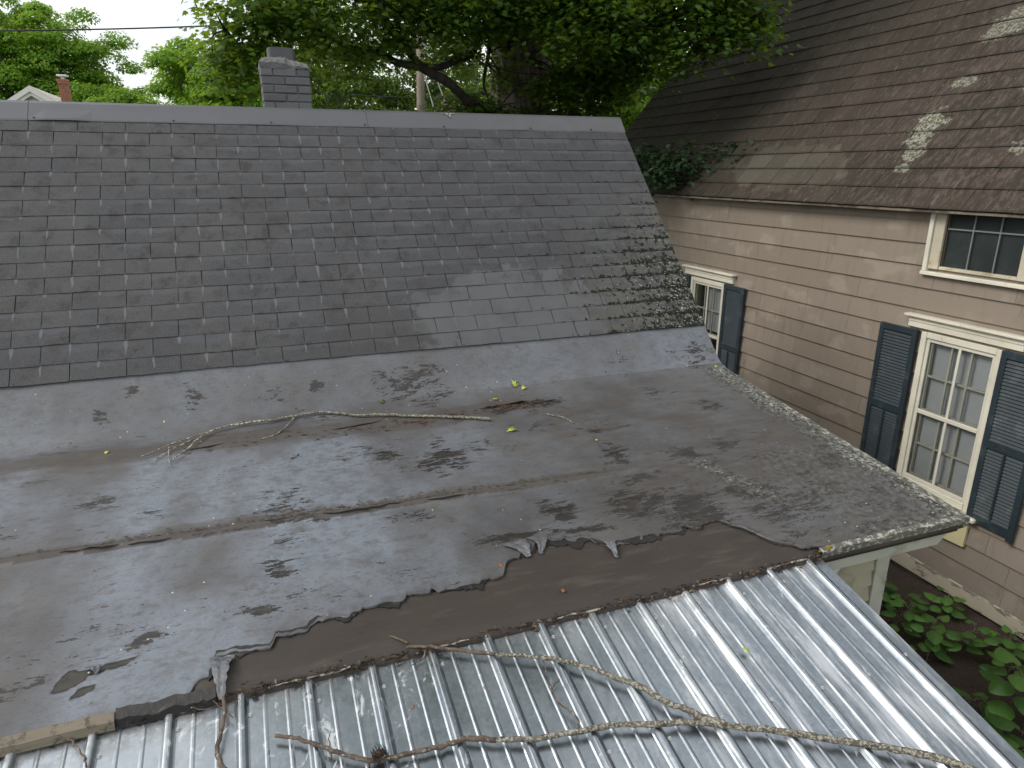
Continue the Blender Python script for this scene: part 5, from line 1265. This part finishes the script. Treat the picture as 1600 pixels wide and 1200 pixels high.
for (x, y, s, lab) in [(1.078, 2.293, .028, 'orange leaf scrap on the brown strip near the eave'), (.878, 2.53, .032, 'red-orange scrap on the torn membrane corner'), (.62, 1.98, .02, 'orange scrap between ribs below the arm of the branch'), (.35, 1.98, .016, 'tiny orange scrap on the metal left of the branch')]:
    litter('leaf_scrap', x, y, s, random.uniform(0, 6), MT['orange_leaf'], lab, OVAL, zf=(lambda yy: z_low0(yy)) if y > 2.2 else (lambda yy: z_metal(yy)), group='orange leaf scraps', cat='leaf')
litter('leaf_scrap', 1.68, 1.83, .03, .7, MT['fallen'], 'green scrap caught on a rib at the right', OVAL, zf=zm, group='leaf scraps on metal')
# brown crust of leaves and needles along the foot of the slope
mb = MB()
for k in range(420):
    t = random.random(); x = random.choice([random.gauss(.95, .12), random.gauss(1.5, .16), random.uniform(-.6, 1.8)]); y = 4.02 + random.gauss(0, .035) + (.02 if x > 1.2 else -.02); s_ = random.uniform(.004, .016); a = random.gauss(0, .5)
    z = zl(y) + random.uniform(-.001, .004); dx, dy = math.cos(a) * s_ * 1.6, math.sin(a) * s_
    mb.add([(x - dx, y - dy, z), (x + dy * .4, y - s_ * .35, z + .003), (x + dx, y + dy, z), (x, y + s_ * .35, z + .004)], [(0, 1, 2, 3)])
for k in range(520):
    x = random.uniform(-1.4, 1.9) if k % 3 else random.gauss(.4, .35); y = sA(x) + random.gauss(.028, .022); s_ = random.uniform(.003, .010); a = random.gauss(0, .6)
    z = zl(y) + random.uniform(-.001, .003); dx, dy = math.cos(a) * s_ * 1.7, math.sin(a) * s_
    mb.add([(x - dx, y - dy, z), (x + dy * .4, y - s_ * .35, z + .002), (x + dx, y + dy, z), (x, y + s_ * .35, z + .003)], [(0, 1, 2, 3)])
tag(mb.build('leaf_litter', MT['roof_debris']), 'brown leaf litter caught along the seams of the membrane', 'litter', kind='stuff')

# ------------------------------------------------------------------ plants in the bed between the houses
HEART = np.array([(0, .02), (.22, -.03), (.4, .12), (.45, .35), (.36, .62), (.18, .85), (0, 1.0), (-.18, .85), (-.36, .62), (-.45, .35), (-.4, .12), (-.22, -.03)])
def leaf_mesh(seed):
    r_ = random.Random(seed); V = []
    for (a, b) in HEART: V.append((a * .92, b, -.30 * abs(a) - .22 * (b - .35) ** 2 + r_.uniform(-.02, .02)))
    V += [(0, .3, .06), (0, .65, .03)]
    n = 12; F = [(0, 1, 12), (1, 2, 12), (2, 3, 12), (3, 4, 13, 12), (4, 5, 13), (5, 6, 13), (6, 7, 13), (7, 8, 13), (8, 9, 12, 13), (9, 10, 12), (10, 11, 12), (11, 0, 12)]
    return mesh_np('leaf', V, F, MT['bed_leaf'], True)
LM = [leaf_mesh(s) for s in range(4)]
def soil_z(x, y): return -G + .03 + .12 * (float(fbm(np.array([x * 1.6]), np.array([y * 1.6]), 3)[0]) - .35) + .07 * math.exp(-((x - 5.95) / .35) ** 2)
def plant(x, y, h, nl, ls, label):
    z0 = soil_z(x, y); nl = int(nl * 1.45); ls *= .92; root = empty('leafy_plant', (x, y, z0), label, 'plant', 'leafy plants in the bed between the houses')
    mb = MB(); lean = Vector((random.uniform(-.15, .15), random.uniform(-.15, .15), 0)); top = Vector((x, y, z0 + h)) + lean
    mb.tube(spline([(x, y, z0 - .03), tuple(Vector((x, y, z0 + h * .5)) + lean * .3), tuple(top)], 4), [.006] * 9, 5)
    pos = []
    for k in range(nl):
        t = .35 + .65 * k / max(1, nl - 1); a = k * 2.4 + random.uniform(-.4, .4); p = Vector((x, y, z0 - .02)).lerp(top, t)
        rad = ls * random.uniform(.35, .95) * (1.25 - .4 * t); q = p + Vector((math.cos(a), math.sin(a), random.uniform(-.05, .18))) * rad
        mb.tube([p, p.lerp(q, .5) + Vector((0, 0, .02)), q], [.003, .0028, .002], 4); pos.append((q, a, t))
    mb.build('stem', MT['brown_twig'], root)
    for q, a, t in pos:
        o_ = put('leaf', random.choice(LM), root, q); s_ = ls * random.uniform(.75, 1.15); o_.scale = (s_, s_, s_)
        o_.rotation_euler = Euler((random.uniform(-.3, .15), random.uniform(-.2, .2), a - math.pi / 2), 'XYZ')
PL = [(5.66, 4.55, .16, 6, .11, 'small plant at the corner board end of the bed'), (5.35, 4.15, .25, 9, .14, 'plant against the corner board, half hidden'), (5.05, 3.75, .35, 11, .15, 'dark plant standing beside the metal roof edge'), (5.62, 3.72, .22, 9, .12, 'round-leaved plant near the middle of the skirt board'), (5.4, 3.95, .2, 8, .12, 'low plant left of the round-leaved one'),
      (5.05, 3.35, .3, 10, .16, 'plant overhung by the metal roof edge'), (5.35, 3.38, .3, 9, .13, 'plant in the middle of the bare soil'), (5.68, 3.16, .28, 10, .13, 'bright plant close under the peeling skirt board'), (5.52, 2.98, .25, 7, .14, 'spreading plant below the bright one'), (5.0, 2.5, .55, 9, .22, 'large-leaved plant in the foreground of the bed'), (5.25, 2.3, .55, 8, .22, 'large-leaved plant nearest the right picture edge'), (4.75, 2.75, .3, 8, .18, 'shaded plant tucked below the metal rake'), (4.65, 2.2, .35, 9, .2, 'lowest plant at the lower right corner'), (5.75, 2.6, .3, 9, .15, 'plant under the skirt board beyond the frame edge'), (5.2, 5.3, .3, 9, .14, 'plant deep in the passage behind the corner'), (4.8, 4.6, .3, 9, .14, 'plant deep in the passage along the grey house')]
for a in PL: plant(*a)
mb = MB()
for k in range(1400):
    x = random.uniform(4.2, 5.95); y = random.uniform(1.5, 5.5); z = soil_z(x, y) + .008; a = random.uniform(0, 6.28); s_ = random.uniform(.008, .028)
    mb.add([(x, y, z), (x + math.cos(a) * s_, y + math.sin(a) * s_, z + random.uniform(0, .012)), (x + math.cos(a + .7) * s_ * .7, y + math.sin(a + .7) * s_ * .7, z + .004)], [(0, 1, 2)])
tag(mb.build('ground_litter', MT['roof_debris']), 'dead leaves and chips scattered on the soil bed', 'litter', kind='stuff')
